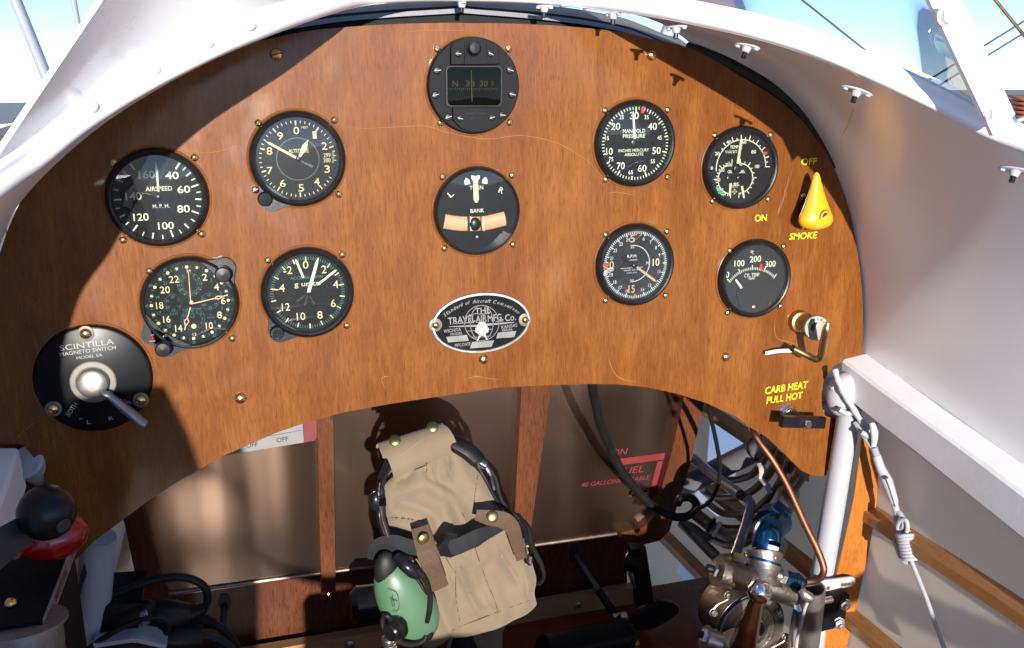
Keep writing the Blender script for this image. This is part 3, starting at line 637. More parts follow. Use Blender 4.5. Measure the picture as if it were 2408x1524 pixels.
for s_, y, w_ in (('INSTRUMENT COMPANY', 461, 150), ('ELMHURST  NEW YORK', 476, 106), ('219-01-0794', 494, 70)): g.t('marking_white', s_, 893, y, 8, w_)
ci = g.at(898, 432); g.ring('marking_white', .435, .452, -3, 184, o=ci); g.t('marking_white', '25', 897, 318, 19, 26); g.t('marking_white', '30', 1000, 427, 18, 24); g.t('marking_white', '35', 894, 549, 19, 26)
g.hand('marking_tan', g.at(920, 452), g.at(1057, 555), .05, .06, tip=.14); g.hand('black_bezel', g.at(910, 440), g.at(832, 390), .03, .06, dh=.001, name='counterweight'); g.hub(o=g.at(908, 445))
g.mb('marking_red').add([g.at(685, 440, .0006), g.at(733, 432, .0006), g.at(735, 446, .0006), g.at(686, 456, .0006)], [(0, 1, 2, 3)])
g.glass(); g.finish([zG(718, 237), zG(1133, 215), zG(717, 683), zG(1122, 648)])

# cylinder temperature gauge
g = Gauge('cylinder_temperature_gauge', 'round gauge marked CYL. TEMP. with a short arc scale, bottom right of the dials', 'gauge', (1775.5, 656), zoom=zG)
g.bezel(); g.dial('grey_dial'); g.bead()
# the scale: an arc measured off the dial
arc = catmull([g.at(*p) for p in ((1555, 553), (1592, 514), (1632, 487), (1677, 470), (1725, 466), (1775, 473), (1820, 492), (1858, 523))], 8); arc = resample(arc, 29)
Tn = np.gradient(arc, axis=0); cdir = np.array([[-t[2], 0, t[0]] for t in Tn]); cdir /= np.linalg.norm(cdir, axis=1)[:, None]
for i, (p, u) in enumerate(zip(arc, cdir)):
    mj = i in (0, 7, 14, 21, 28); l0, l1, wd = (-.0016, .0040, .0005) if mj else (-.0014, .0014, .0004); t = norm(Tn[i]) * wd
    g.mb('marking_green').add([p + u * l0 - t, p + u * l0 + t, p + u * l1 + t, p + u * l1 - t], [(0, 1, 2, 3)])
for s_, x, y, h_, w_ in (('0', 1541, 507, 40, 22), ('100', 1622, 430, 42, 66), ('200', 1730, 401, 42, 76), ('300', 1832, 434, 42, 70), ('CYL. TEMP.', 1708, 510, 26, 104), ('HEAD', 1706, 533, 14, 42)): g.t('marking_green', s_, x, y, h_, w_, bold=.01)
g.t('marking_green', 'C', 1715, 358, 22, 12); g.ring('marking_green', .02, .035, 0, 360, o=g.at(1705, 351), n=14)
g.mb('marking_red').add([g.at(1757, 470, .0006), g.at(1762, 433, .0006), g.at(1777, 436, .0006), g.at(1772, 472, .0006)], [(0, 1, 2, 3)])
g.mb('marking_red').add([g.at(1778, 480, .0006), g.at(1783, 452, .0006), g.at(1787, 453, .0006), g.at(1783, 482, .0006)], [(0, 1, 2, 3)])
g.hand('marking_green', g.at(1632, 595), g.at(1590, 537), .06, .05, tip=.1)
P = [g.at(*p, .0008) for p in ((1600, 625), (1625, 595), (1680, 572), (1740, 567), (1800, 580), (1850, 612), (1872, 640), (1860, 720), (1780, 775), (1690, 775), (1620, 730))]
MB().prism(P, (0, -.0005, 0)).build('cover_plate', 'grey_dial', g.root, smooth=False)
q = g.at(1715, 725); MB().lathe([(.0026, 0), (.0026, .0022), (.0014, .003), (0, .003)], q, n=18).build('adjusting_screw', 'old_brass', g.root)
g.glass(); g.finish([zG(1558, 345), zG(1923, 317), zG(1543, 765), zG(1900, 722)])

# magnetic compass
g = Gauge('magnetic_compass', 'black flanged compass with a rectangular window, top centre of the panel', 'compass', (1113, 202), R=.0428, zoom=zB, face=-.0085)
R = g.R; b = MB().lathe([(R * .985, 0), (R, .0015), (R, .0070), (R * .975, .0085), (0, .0085)], g.c, n=72); g.d = b.build('flange', 'black_crackle', g.root); g.bead()
def slab(P, y0, d, nm, mt='black_crackle', bev=.03): q = [PY(zB(*p), y0) for p in P]; return MB().prism(q, (0, -d, 0), bev).build(nm, mt, g.root)
slab([(1522, 322), (1535, 300), (1600, 276), (1770, 280), (1835, 300), (1850, 345), (1850, 436), (1522, 440)], -.0086, .0045, 'lamp_housing')
slab([(1535, 730), (1860, 728), (1858, 800), (1810, 860), (1740, 893), (1660, 893), (1590, 868), (1540, 815)], -.0086, .0035, 'lower_cover')
slab([(1622, 282), (1770, 282), (1770, 438), (1620, 438)], -.0131, .0015, 'lamp_cover')
o = PY(zB(1686, 328), -.017); MB().lathe([(.0068, -.004), (.0068, .0005), (.0058, .0012), (.0052, .004), (.0044, .0048), (0, .0050)], [o[0], -.016, o[2]], n=28).build('lamp_knob', 'black_plastic', g.root)
wn = [(1515, 449), (1850, 449), (1868, 460), (1872, 475), (1872, 695), (1862, 712), (1845, 722), (1520, 722), (1503, 712), (1495, 698), (1492, 475), (1498, 458)]
wq = [PY(zB(*p), -.0088) for p in wn]; cw = np.mean(wq, axis=0)
b = MB(); ri = [cw + (p - cw) * .955 for p in wq]; n_ = len(wq)
rings = [wq, [p + np.array([0, -.0024, 0]) for p in wq], [p + np.array([0, -.0024, 0]) for p in ri], [p + np.array([0, .0004, 0]) for p in ri]]
b.add(np.vstack(rings), [(i * n_ + k, (i + 1) * n_ + k, (i + 1) * n_ + (k + 1) % n_, i * n_ + (k + 1) % n_) for i in range(3) for k in range(n_)]); b.build('window_frame', 'black_bezel', g.root)
MB().prism([cw + (p - cw) * .96 + np.array([0, .0001, 0]) for p in wq], (0, -.0002, 0)).build('compass_card', 'black_dial', g.root, smooth=False)
for s_, x, w_ in (('N', 1560, 38), ('33', 1661, 64), ('30', 1752, 56), ('W', 1812, 20)): g.t('marking_amber', s_, x, 567, 40, w_, -1.5, bold=.015, dh=.0006)
for i in range(26):
    x = 1508 + i * 13.2; L_ = 20 if i % 3 == 1 else 11
    g.mb('marking_amber' if i % 3 == 1 else 'marking_grey').add([g.at(x, 597, .0006), g.at(x + 4, 597, .0006), g.at(x + 4, 597 + L_, .0006), g.at(x, 597 + L_, .0006)], [(0, 1, 2, 3)])
MB().prism([g.at(1665, 475, .0012), g.at(1669, 475, .0012), g.at(1676, 692, .0012), g.at(1671, 692, .0012)], (0, -.0003, 0)).build('lubber_line', 'marking_cream', g.root, smooth=False)
MB().prism([cw + (p - cw) * .955 + np.array([0, -.0016, 0]) for p in wq], (0, -.0003, 0)).build('window', 'compass_glass', g.root, smooth=False)
b = MB()
for s_, y in (('PROPERTY', 745), ('MAGNETIC COMPASS', 770), ('ARMY NAVY', 800)): b.text(s_, PY(zB(1697, y), -.0123), .0013, None)
b.build('lettering', 'black_bezel', g.root, smooth=False)
for p in ((1437, 478), (1425, 645), (1930, 475), (1945, 640), (1512, 795), (1875, 780)): screw(g.root, zB(*p), -.0085, 1.15, BSCREW)
for p, y in (((1580, 365), -.0130), ((1800, 365), -.0130), ((1592, 803), -.0121), ((1808, 798), -.0121)): screw(g.root, zB(*p), y, .95, BSCREW)
g.finish([zB(1440, 335), zB(1922, 333), zB(1460, 835), zB(1930, 830)])

# magneto switch
g = Gauge('magneto_switch', 'large round black magneto switch plate with a steel lever, at the lower left', 'switch', (220, 891), R=.0482, zoom=zO, face=-.0072)
R = g.R; MB().lathe([(R * .99, 0), (R, .001), (R, .0048), (R * .975, .0066), (R * .94, .0072), (0, .0072)], g.c, n=80).build('switch_plate', 'black_paint', g.root); g.bead()
for s_, x, y, h_, w_, rot in (('SCINTILLA', 738, 305, 72, 735, 3), ('MAGNETO SWITCH', 750, 386, 50, 760, 3), ('MODEL EA', 773, 462, 38, 350, 3), ('BOTH', 532, 1180, 62, 215, 50), ('OFF', 1280, 1080, 40, 120, -32)): g.t('marking_grey', s_, x, y, h_, w_, rot, bold=.0)
g.t('marking_grey', 'L', 762, 1348, 55, 52, 0); g.t('marking_grey', 'R', 1062, 1297, 55, 62, 12); g.t('marking_grey', '-', 655, 1308, 10, 40, 5)
o = g.at(825, 803); o[1] = -.0072
MB().lathe([(.0190, 0), (.0190, .0016), (.0180, .0024), (.0142, .0026), (.0135, .0018), (.0, .0018)], o, n=48).build('collar', 'worn_nickel', g.root)
MB().lathe([(.0132, .001), (.0132, .0060), (.0122, .0088), (.0098, .0104), (.005, .0108), (0, .0108)], o, n=40).build('hub', 'satin_steel', g.root)
a = PY(zO(925, 915), -.016); c1 = PY(zO(1060, 1010), -.020); c2 = PY(zO(1500, 1372), -.021)
MB().tube([a, (a + c1) / 2 + np.array([0, -.002, 0]), c1, (c1 + c2) / 2, c2, c2 + norm(c2 - c1) * .003], [.0022, .0032, .0036, .0040, .0050, .0054, .0048, .0026], n=14, flat=.8).build('lever', 'satin_steel', g.root)
b = MB().lathe([(.0068, 0), (.0068, .0008), (.0060, .0011), (0, .0011)], (0, 0, 0), n=24); WASH = proto(b, 'washer', 'worn_nickel')
for p in ((722, 150), (1470, 1050), (285, 1170)):
    q = PY(zO(*p), -.0073); q[1] = -.0072; inst(WASH, 'washer', g.root, q); q = q + np.array([0, -.0010, 0]); inst(SCREW, 'screw', g.root, q, (0, .3, 0), 1.4)
g.finish()

# maker's nameplate
c = np.mean([PY(zP(135, 830)), PY(zP(2280, 715))], axis=0); ax_ = np.linalg.norm(PY(zP(135, 830)) - PY(zP(2280, 715))) / 2; az_ = np.linalg.norm(PY(zP(1310, 108)) - PY(zP(1180, 1428))) / 2
g = Gauge('nameplate', 'oval black and silver maker plate with globe and aeroplane, below the bank gauge', 'nameplate', (1129, 758), group='', zoom=zP, face=-.0016)
if 'group' in g.root: del g.root['group']
c = np.array([c[0], 0, c[2]])
def ell(k, y, n=72): return [c + np.array([math.cos(q) * ax_ * k, y, math.sin(q) * (az_ - ax_ * (1 - k))]) for q in np.linspace(0, 2 * math.pi, n, endpoint=False)]
b = MB(); rs = [ell(1, 0), ell(1, -.0012), ell(.985, -.0022), ell(.95, -.0023), ell(.935, -.0014)]; n_ = 72
b.add(np.vstack(rs), [(i * n_ + k, i * n_ + (k + 1) % n_, (i + 1) * n_ + (k + 1) % n_, (i + 1) * n_ + k) for i in range(4) for k in range(n_)]); b.build('rim', 'dull_aluminium', g.root)
MB().prism(ell(.94, -.0008), (0, -.0007, 0)).build('backing', 'black_paint', g.root, smooth=False)
m = 'nickel'; mat('nickel', (.20, .20, .195), .45, metal=.7, var=.15, scale=60)
g.t(m, 'THE', 1255, 505, 130, 330, 2, bold=.012); g.t(m, 'TRAVEL', 800, 705, 150, 590, 2, bold=.012); g.t(m, 'AIR', 1225, 680, 150, 240, 2, bold=.012); g.t(m, 'MFG.', 1535, 660, 150, 340, 2, bold=.012); g.t(m, 'Co.', 1860, 655, 150, 240, 2, bold=.010)
g.t(m, 'WICHITA', 595, 937, 76, 370, 2, bold=.010); g.t(m, 'MODEL', 690, 1010, 58, 260, 2, bold=.010); g.t(m, 'KANSAS', 1835, 845, 76, 355, 3, bold=.010); g.t(m, 'SERIAL', 1795, 925, 56, 245, 2, bold=.010); g.t(m, 'MFG.DATE', 825, 1247, 74, 340, 2, bold=.010)
for P in ([(460, 1080), (910, 1035), (955, 1165), (505, 1200)], [(1592, 985), (1990, 950), (1945, 1085), (1548, 1112)], [(1030, 1190), (1505, 1155), (1450, 1295), (975, 1330)], [(525, 850), (1130, 815), (1320, 790), (1945, 752), (1940, 772), (1330, 842), (1130, 858), (525, 862)], [(600, 785), (1070, 755), (1070, 772), (600, 800)], [(1165, 577), (1410, 562), (1410, 576), (1165, 592)], [(1110, 760), (1330, 742), (1330, 756), (1110, 772)], [(1540, 735), (1705, 722), (1705, 738), (1540, 750)]):
    q = [g.at(*p) for p in P]
    g.mb(m).add(q, [tuple(range(len(P)))] if len(P) == 4 else [(0, 1, 6, 7), (1, 2, 5, 6), (2, 3, 4, 5)])
def wire(pts, wd=.00028): 
    P = catmull([g.at(*p) for p in pts], 5); b = g.mb(m)
    for i in range(len(P) - 1):
        v = np.cross(norm(P[i + 1] - P[i]), [0, 1, 0]) * wd; b.add([P[i] - v, P[i + 1] - v, P[i + 1] + v, P[i] + v], [(0, 1, 2, 3)])
oc = np.array((1235, 775)); 
def epl(rx, ry, a0, a1, n=14): return [tuple(oc + np.array([math.sin(R_(a)) * rx, -math.cos(R_(a)) * ry])) for a in np.linspace(a0, a1, n)]
wire(epl(375, 382, 0, 360, 30)); wire(epl(250, 380, 200, 340)); wire(epl(250, 380, 20, 160)); wire([(905, 955), (1080, 945), (1240, 940), (1480, 905)]); wire([(1030, 1085), (1240, 1080), (1430, 1055)]); wire([(960, 600), (1130, 570)])
b = MB(); q = g.at(1240, 900); b.lathe([(.0058, 0), (.0058, .0008), (.003, .0014), (0, .0016)], q, n=20, sz=1.25)
for P in ([(1190, 1000), (1240, 1010), (1150, 1170), (1120, 1170)], [(1250, 1010), (1300, 1000), (1370, 1140), (1340, 1150)], [(1090, 880), (1140, 870), (1140, 1000), (1100, 980)], [(1335, 870), (1390, 880), (1380, 975), (1330, 1000)]): b.prism([g.at(*p) for p in P], (0, -.0004, 0))
b.build('aeroplane_emblem', 'marking_grey', g.root, smooth=False)
path = resample(catmull([g.at(*p) for p in ((395, 640), (470, 580), (640, 470), (830, 375), (1020, 330), (1220, 310), (1430, 315), (1620, 350), (1800, 410), (1950, 490), (2050, 570))], 8), 400)
s_ = 'Standard of Aircraft Comparison'; wds = [.35 if ch in ' ' else .30 if ch in 'ijltfr' else .75 if ch in 'mACS' else .52 for ch in s_]; tot = sum(wds); acc = 0
for ch, wd in zip(s_, wds):
    k = int((acc + wd / 2) / tot * 399); acc += wd
    if ch == ' ': continue
    t = path[min(k + 3, 399)] - path[max(k - 3, 0)]; h_ = .0036 if ch.isupper() else (.0035 if ch in 'tdfil' else .0024); dz = 0 if ch not in 'p' else -.0006
    g.mb(m).text(ch, path[k] + np.array([0, 0, dz + (.0006 if h_ > .003 else 0)]), h_, None, math.degrees(math.atan2(t[2], t[0])), shear=.35, bold=.012, sx=.9)
g.finish(); 
for p in ((235, 830), (2188, 715)):
    q = PY(zP(*p), -.003); q[1] = -.0008; inst(MB_W := WASH, 'washer', g.root, q, scale=.95); q = q + np.array([0, -.0011, 0]); inst(SCREW, 'screw', g.root, q, (0, .1, 0), 1.05)

# ------------------------------------------------------------------ knobs and handles on the panel
# smoke valve: yellow pear-shaped handle
Yh = -.020; tp = PY(zD(458, 1166), Yh); bt = PY(zH(452, 204), Yh); H = tp[2] - bt[2]; wmax = np.linalg.norm(PY(zH(342, 90), Yh) - PY(zH(563, 90), Yh)) / 2
t_ = thing('smoke_valve_handle', 'glossy yellow pear-shaped handle with a hole, between OFF and SMOKE lettering', 'handle', (bt[0], 0, bt[2] + .02))
pr = [(0, 0), (.02, .10), (.06, .17), (.15, .26), (.30, .40), (.45, .56), (.60, .75), (.72, .92), (.80, 1.0), (.87, .97), (.93, .80), (.975, .48), (1, 0)]
cx = catmull([(p, q, 0) for p, q in pr], 4); V = []; n_ = 36
for u, r, _ in cx:
    o = tp + (bt - tp) * u
    for k in range(n_):
        a = 2 * math.pi * k / n_; V.append([o[0] + wmax * max(r, 0) * math.cos(a), o[1] + .0115 * max(r, 0) ** .8 * math.sin(a), o[2]])
b = MB(); b.add(V, [(i * n_ + k, (i + 1) * n_ + k, (i + 1) * n_ + (k + 1) % n_, i * n_ + (k + 1) % n_) for i in range(len(cx) - 1) for k in range(n_)]); b.build('handle_body', 'yellow_knob', t_, 60)
q = PY(zH(512, 112), Yh - .010); MB().open_lathe([(.0062, -.002), (.0062, .0006), (.0052, .0010), (.0040, .0006), (.0038, -.001)], q, (.25, -1, -.1), n=28).build('hole_rim', 'yellow_knob', t_)
MB().lathe([(.0039, 0), (.0039, .0008), (.0034, .0011), (0, .0011)], q + [0, .0004, 0], (.25, -1, -.1), n=24).build('hole_shadow', 'marking_black', t_)
MB().open_lathe([(.0064, 0), (.0072, .0004), (.0064, .0008)], q + [0, .0006, 0], (.25, -1, -.1), n=28).build('hole_ring', 'dark_blue', t_)
MB().cyl([bt[0], 0.0, bt[2] + .02], [bt[0], -.012, bt[2] + .02], .010, 24).build('spindle', 'black_plastic', t_)

# primer pump: brass flange, hexagon, knurled disc and bent locking rod
base = PY(zW(372, 238)); dk = zW(585, 318); yd = PX(dk, base[0] + .006)[1]; yd = max(min(yd, -.03), -.075); dq = PY(dk, yd)
t_ = thing('primer_pump', 'brass primer pump with hexagon nut and knurled disc knob, right edge of panel', 'primer pump', base)
MB().lathe([(.0125, 0), (.0125, .003), (.0110, .006), (.0085, .0068), (.0085, .006), (0, .006)], base, n=40).build('flange', 'old_brass', t_)
ax = norm(dq - base); L_ = np.linalg.norm(dq - base)
MB().lathe([(.0080, .004), (.0080, L_ * .28), (.0092, L_ * .30), (.0092, L_ * .72), (.0080, L_ * .76), (0, L_ * .76)], base, ax, n=6).build('hexagon_nut', 'old_brass', t_, 20)
MB().lathe([(.0060, L_ * .7), (.0060, L_ * .98)], base, ax, n=24).build('shaft', 'black_plastic', t_)
dn = norm(np.array([-.28, -1, .12])); prof = []; b = MB(); u = norm(np.cross(dn, [0, 0, 1])); v = np.cross(u, dn); V = []; n_ = 96; rd = .0132
for hh, rk in ((-.0055, 0), (-.0055, .93), (-.0045, 1), (-.0008, 1), (0, .95), (.0002, 0)):
    for k in range(n_): a = 2 * math.pi * k / n_; V.append(dq + dn * hh + (u * math.cos(a) + v * math.sin(a)) * rd * rk * (1 + (.025 if k % 2 else -.02) * (rk == 1)))
b.add(V, [(i * n_ + k, (i + 1) * n_ + k, (i + 1) * n_ + (k + 1) % n_, i * n_ + (k + 1) % n_) for i in range(5) for k in range(n_)]); b.build('knurled_knob', 'worn_nickel', t_, 25)
b = MB(); u = -u
for i, ch in enumerate('PRIMER'):
    a = R_(40 + i * 23); b.text(ch, dq + dn * .0004 + (u * math.cos(a) + v * math.sin(a)) * rd * .74, .0026, None, math.degrees(a) + 90, u, v)
for i, ch in enumerate('PRIMER'):
    a = R_(215 + i * 18); b.text(ch, dq + dn * .0004 + (u * math.cos(a) + v * math.sin(a)) * rd * .76, .0018, None, math.degrees(a) + 90, u, v)
b.build('lettering', 'marking_black', t_, smooth=False)
k0 = PY(zW(712, 255), -.060); k1 = PY(zW(690, 350), -.058); k2 = PY(zW(652, 540), -.048); k3 = PY(zW(630, 640), -.040); k4 = PY(zW(575, 672), -.036); k5 = PY(zW(500, 640), -.030); k6 = PY(zW(330, 556), -.020)
t2 = thing('bent_brass_rod', 'bent brass rod with a white tube on its end, under the primer knob', 'rod', k6)
MB().tube([k0, k1, k2, k3, k4, k5, k6], [.0020, .0042, .0044, .0040, .0038, .0037, .0036, .0035], n=14).build('rod', 'old_brass', t2)
MB().cyl(k6, k6 + norm(k6 - k5) * .004, .0038, 14).build('rod_end', 'black_plastic', t2)
w0 = PY(zW(302, 572), -.018); w1 = PY(zW(150, 578), -.012); w2 = PY(zW(6, 602), -.006)
MB().tube([w0, w1, w2], .0021, n=10).build('white_sleeve', 'plastic_white', t2)

# carburettor heat pull
base = PY(zW(240, 1262)); tq = zW(447, 1392); yt = PX(tq, base[0] + .004)[1]; yt = max(min(yt, -.03), -.09)
t_ = thing('carburettor_heat_pull', 'black T-handle with chrome collar and silver button, below the CARB HEAT lettering', 'pull handle', base)
MB().lathe([(.0095, 0), (.0095, .002), (.0082, .003), (.0090, .0045), (.0090, .0065), (.0078, .008), (.0080, .0095), (.0070, .011), (0, .011)], base, n=36).build('collar', 'chrome', t_)
T0 = PY(tq, yt); MB().tube([base + [0, -.009, 0], base * .5 + T0 * .5 + [0, 0, .001], T0 + [0, .004, 0]], [.0066, .0062, .0056], n=16, flat=.9).build('stem', 'black_plastic', t_)
P = [PY(zW(*p), yt) for p in ((215, 1318), (455, 1332), (704, 1340), (684, 1458), (440, 1452), (192, 1446))]
MB().prism(P, (0, .009, 0), .04).build('grip', 'black_plastic', t_, 50)
q = PY(zW(487, 1412), yt - .004); MB().lathe([(.0048, -.005), (.0048, .0005), (.0040, .0014), (0, .0015)], q, (.15, -1, .05), n=24).build('button', 'chrome', t_)

# ------------------------------------------------------------------ coaming, windscreen, fuselage
rail_c = np.array([(0, .010, .3035), (.03, .008, .3030), (.06, -.002, .3010), (.085, -.018, .2975), (.105, -.038, .2935), (.135, -.092, .2830), (.165, -.137, .2710), (.19, -.170, .2605),
                   (.222, -.198, .2465), (.262, -.222, .2262), (.297, -.249, .2042), (.322, -.281, .1830), (.338, -.314, .1700), (.370, -.380, .140), (.408, -.450, .108),
                   (.438, -.550, .062), (.452, -.680, .035), (.455, -.820, -.015), (.440, -.920, -.110), (.330, -.985, -.230), (.170, -1.005, -.250), (0, -1.010, -.255)])
rc = catmull(rail_c, 5)
def side(P, s): Q = np.array(P, float).copy(); Q[:, 0] = x0 + s * Q[:, 0]; return Q
def cut(P, k, a, b): return np.array([p for p in P if a <= p[k] <= b])
coam = thing('cockpit_coaming', 'white painted cockpit coaming with a rolled rim curving round the panel', 'coaming', (x0, -.3, .1))
loop = np.vstack([side(rc, 1), side(rc, -1)[::-1][1:-1]])
b = MB(); n_ = len(loop); V = []; T = np.roll(loop, -1, 0) - np.roll(loop, 1, 0)
for i in range(n_):
    t = norm(T[i]); o = norm(np.array([loop[i][0] - x0, (loop[i][1] + .5) * .35, .25 * 0 + .0])); o = norm(o - t * (o @ t)); u = np.cross(t, o); u = u if u[2] > 0 else -u
    c_ = loop[i] + u * .0062 + o * .003
    for k in range(12): a = 2 * math.pi * k / 12; V.append(c_ + o * .0075 * math.cos(a) + u * .0066 * math.sin(a))
b.add(V, [(i * 12 + k, i * 12 + (k + 1) % 12, ((i + 1) % n_) * 12 + (k + 1) % 12, ((i + 1) % n_) * 12 + k) for i in range(n_) for k in range(12)]); b.build('rim', 'white_paint', coam, 60)
LONG_Z = lambda y: -.069 + .187 * y
A1 = catmull(AR, 4); A1 = np.array([p for p in A1 if p[0] >= PY((1628, 115))[0]]); A1 = A1 + np.c_[np.linspace(.001, .004, len(A1)), np.full(len(A1), .006), np.linspace(.004, .0, len(A1))]
ly = np.linspace(-.03, -.95, 24); A2 = np.c_[.414 + 0 * ly, ly, LONG_Z(ly)]
R1 = side(cut(rc, 0, .078, .335), 1); R1 = R1[R1[:, 1] > -.312]; R2 = side(np.array([p for p in rc if p[1] <= -.314 and p[1] >= -.905]), 1)
A = np.vstack([resample(A1, 34), resample(A2, 24)]); Bc = np.vstack([resample(R1, 34), resample(R2, 24)])
def skin_grid(s):
    G = []
    for p, q in zip(A, Bc):
        row = []
        for t in np.linspace(0, 1, 9):
            c_ = p * (1 - t) + q * t; bow = math.sin(math.pi * t) * .022 * min(1, np.linalg.norm(q - p) / .2); c_ = c_ + np.array([bow, 0, bow * .5])
            row.append(c_ if s > 0 else np.array([2 * x0 - c_[0], c_[1], c_[2]]))
        G.append(row)
    return G if s > 0 else G[::-1]
for s in (1, -1): MB().shell(skin_grid(s), -.0014 ).build('skin', 'coaming_paint', coam, 60)
_sg = np.array(skin_grid(1)).reshape(-1, 3); _sp = np.array([proj(p) for p in _sg])
for pts in ([zD(705, 735), zD(690, 790), zD(665, 850), zD(635, 915)], [zD(690, 745), zD(670, 800), zD(650, 860), zD(625, 925)], [zD(690, 485), zD(715, 505), zD(742, 525)]):
    P = [PY(p, _sg[np.argmin(((_sp - np.array(p)) ** 2).sum(1))][1] - .004) for p in pts]; MB().tube(P, [.0004, .0012, .0014, .0012, .0004], n=6, flat=.3).build('yellow_smear', 'smear', coam)
# anchor nuts under the rim
rp = np.array([proj(p) for p in side(rc, 1)]); 
def rimY(px): 
    k = [i for i in range(len(rp)) if side(rc, 1)[i][1] > -.42]; return np.interp(px, rp[k, 0], side(rc, 1)[k, 1])
def nut_plate(q, nrm, tdir, big=1.):
    nrm = norm(nrm); tdir = norm(tdir - nrm * (np.asarray(tdir) @ nrm)); s_ = np.cross(nrm, tdir); b = MB(); L = .0108 * big; W = .0046 * big
    P = [q + tdir * L * math.cos(a) * (1 if abs(math.cos(a)) > .5 else .95) + s_ * W * math.sin(a) * (1.0 if abs(math.sin(a)) > .6 else .75) for a in np.linspace(0, 2 * math.pi, 18, endpoint=False)]
    b.prism(P, nrm * .0016, .06); b.lathe([(.0040, 0), (.0040, .0015), (.0034, .0045), (.0026, .0060), (0, .0062)], q, nrm, n=18)
    for k in (-1, 1): b.lathe([(.0022, 0), (.0020, .0014), (0, .0018)], q + tdir * L * .72 * k + nrm * .0014, nrm, n=10)
    o = b.build('nut_plate', 'white_tube', coam); c2 = MB().cyl(q + nrm * .0055, q + nrm * .0105, .0021, 10); e = c2.build('bolt_end', 'black_plastic', coam); e.parent = o
for (px, py), bg_ in (((2015, 212), 1.15), ((2388, 398), 1.15), ((1757, 108), 1.0), ((1590, 62), .95), ((1442, 30), .8), ((1280, 14), .75), ((1086, 3), .7)):
    y = rimY(px); q = PY((px, py), y + .004); i = np.argmin(np.linalg.norm(side(rc, 1) - q, axis=1)); R3 = side(rc, 1); nut_plate(q, np.array([-.42, -.15, -.9]) if px > 1700 else np.array([-.1, -.1, -1.]), R3[min(i + 2, len(R3) - 1)] - R3[i - 2], bg_)

# windscreen: base rail, raked side straps, a clear pane on the right and an opaque pane painted white as sun glare on the left
ws = thing('windscreen', 'white framed cockpit windscreen with clear right pane and sun-whitened left pane', 'windscreen', (x0, -.1, .31))
wb = np.array([p for p in rc if p[1] > -.318]); wbo = wb + np.array([0, 0, .0135]) + np.c_[.0035 * np.ones(len(wb)), np.zeros(len(wb)), np.zeros(len(wb))]; wbo[0, 0] = 0
wt = np.c_[np.interp(wbo[:, 0], [0, .34], [0, .212]), np.interp(wbo[:, 0], [0, .1, .2, .34], [-.10, -.13, -.22, -.288]), np.interp(wbo[:, 0], [0, .34], [.45, .36])]
def WS(s): return side(wbo, s), side(wt, s)
for s in (1, -1): 
    Bw, Tw = WS(s); MB().tube(Bw, .0056, n=10, sub=0).build('base_frame', 'white_paint', ws); MB().tube(Bw - [0, 0, .0062], .0026, n=6, sub=0).build('gasket', 'black_rubber', ws)
Bw, Tw = WS(1); kk = Bw[:, 1] > -.300; Bw, Tw = Bw[kk], Tw[kk]; MB().shell([[p * (1 - t) + q * t for t in np.linspace(0, 1, 8)] for p, q in zip(Bw, Tw)], -.003).build('clear_pane', 'perspex', ws, 60)
Bw, Tw = WS(-1); MB().shell([[p * (1 - t) + q * t for t in np.linspace(0, 1, 8)] for p, q in zip(Bw, Tw)], .003).build('glare_white_pane', 'white_paint', ws, 60)  # opaque white stands in for sun glare on this pane
for s in (1,):
    P0 = np.array([.2835 - x0 + .006, -.3046, .2017]); P1 = P0 + np.array([-.055, .013, .094]) * 2.3
    u = norm(P1 - P0); wv = norm(np.array([-.86, 0, -.5])) * .0225; P = [P0, P1, P1 + wv, P0 + wv + u * -.004]
    P = [np.array([x0 + s * p[0], p[1], p[2]]) for p in P]; P = [p + np.array([0, 0, .0]) for p in P]; st = MB().prism(P, (0, .004, 0)).build('strap', 'white_paint', ws, smooth=False)
    for t in (.30, .0905 * 3.3 / 3.3 + .72):
        pass
    for pt in (((2222, 38), (2334, 267)) if s > 0 else ()):
        q = PY(pt, -.3035); m1 = MB().lathe([(.0072, 0), (.0072, .001), (.0060, .0012), (.0060, .0012)], q, (0, -1, 0), n=24).lathe([(.0058, .001), (.0058, .005), (.0045, .006), (.0026, .006), (.0026, .008), (0, .0082)], q, (0, -1, 0), n=6); o = m1.build('strap_bolt', 'white_paint', ws, 25); 
for p in ((560, 42), (457, 97), (331, 163), (172, 243)):
    i = np.argmin([np.linalg.norm(proj(q) - np.array([p[0], p[1] + 8])) for q in side(wbo, -1)]); q = side(wbo, -1)[i] + np.array([.0035, -.005, -.0005]); MB().sphere(q, .0060, 16, 10, (1.1, .8, .8)).build('clip', 'white_paint', ws)

# forward deck edge beyond the panel: suede roll over a metal strip and black backing
dk_ = thing('forward_deck', 'white forward deck with suede padded edge and dark strip above the panel top', 'deck', (x0, .06, .3))
rr_ = np.array([PY(zX(*p), .05) for p in ((850, 28), (1000, 40), (1200, 57), (1400, 78), (1600, 104), (1850, 152), (2000, 204), (2150, 268), (2290, 325))])
off_ = np.c_[rr_[:, 0] - x0, rr_[:, 1:]]; off_[0, 0] = max(off_[0, 0], .0)
ext = np.array([[.28, .05, off_[-1][2] - .045], [.34, .05, off_[-1][2] - .11], [.39, .05, off_[-1][2] - .21]])
off_ = np.vstack([[[0, .05, off_[0][2] + .001]], off_[off_[:, 0] > .01], ext]); oc_ = catmull(off_, 4)
full = np.vstack([side(oc_, -1)[::-1], side(oc_, 1)[1:]])
MB().tube(full, .0048, n=10, sub=0).build('suede_roll', 'suede', dk_); MB().tube(full + [0, -.003, -.0062], .0036, n=8, sub=0).build('piping', 'black_rubber', dk_)
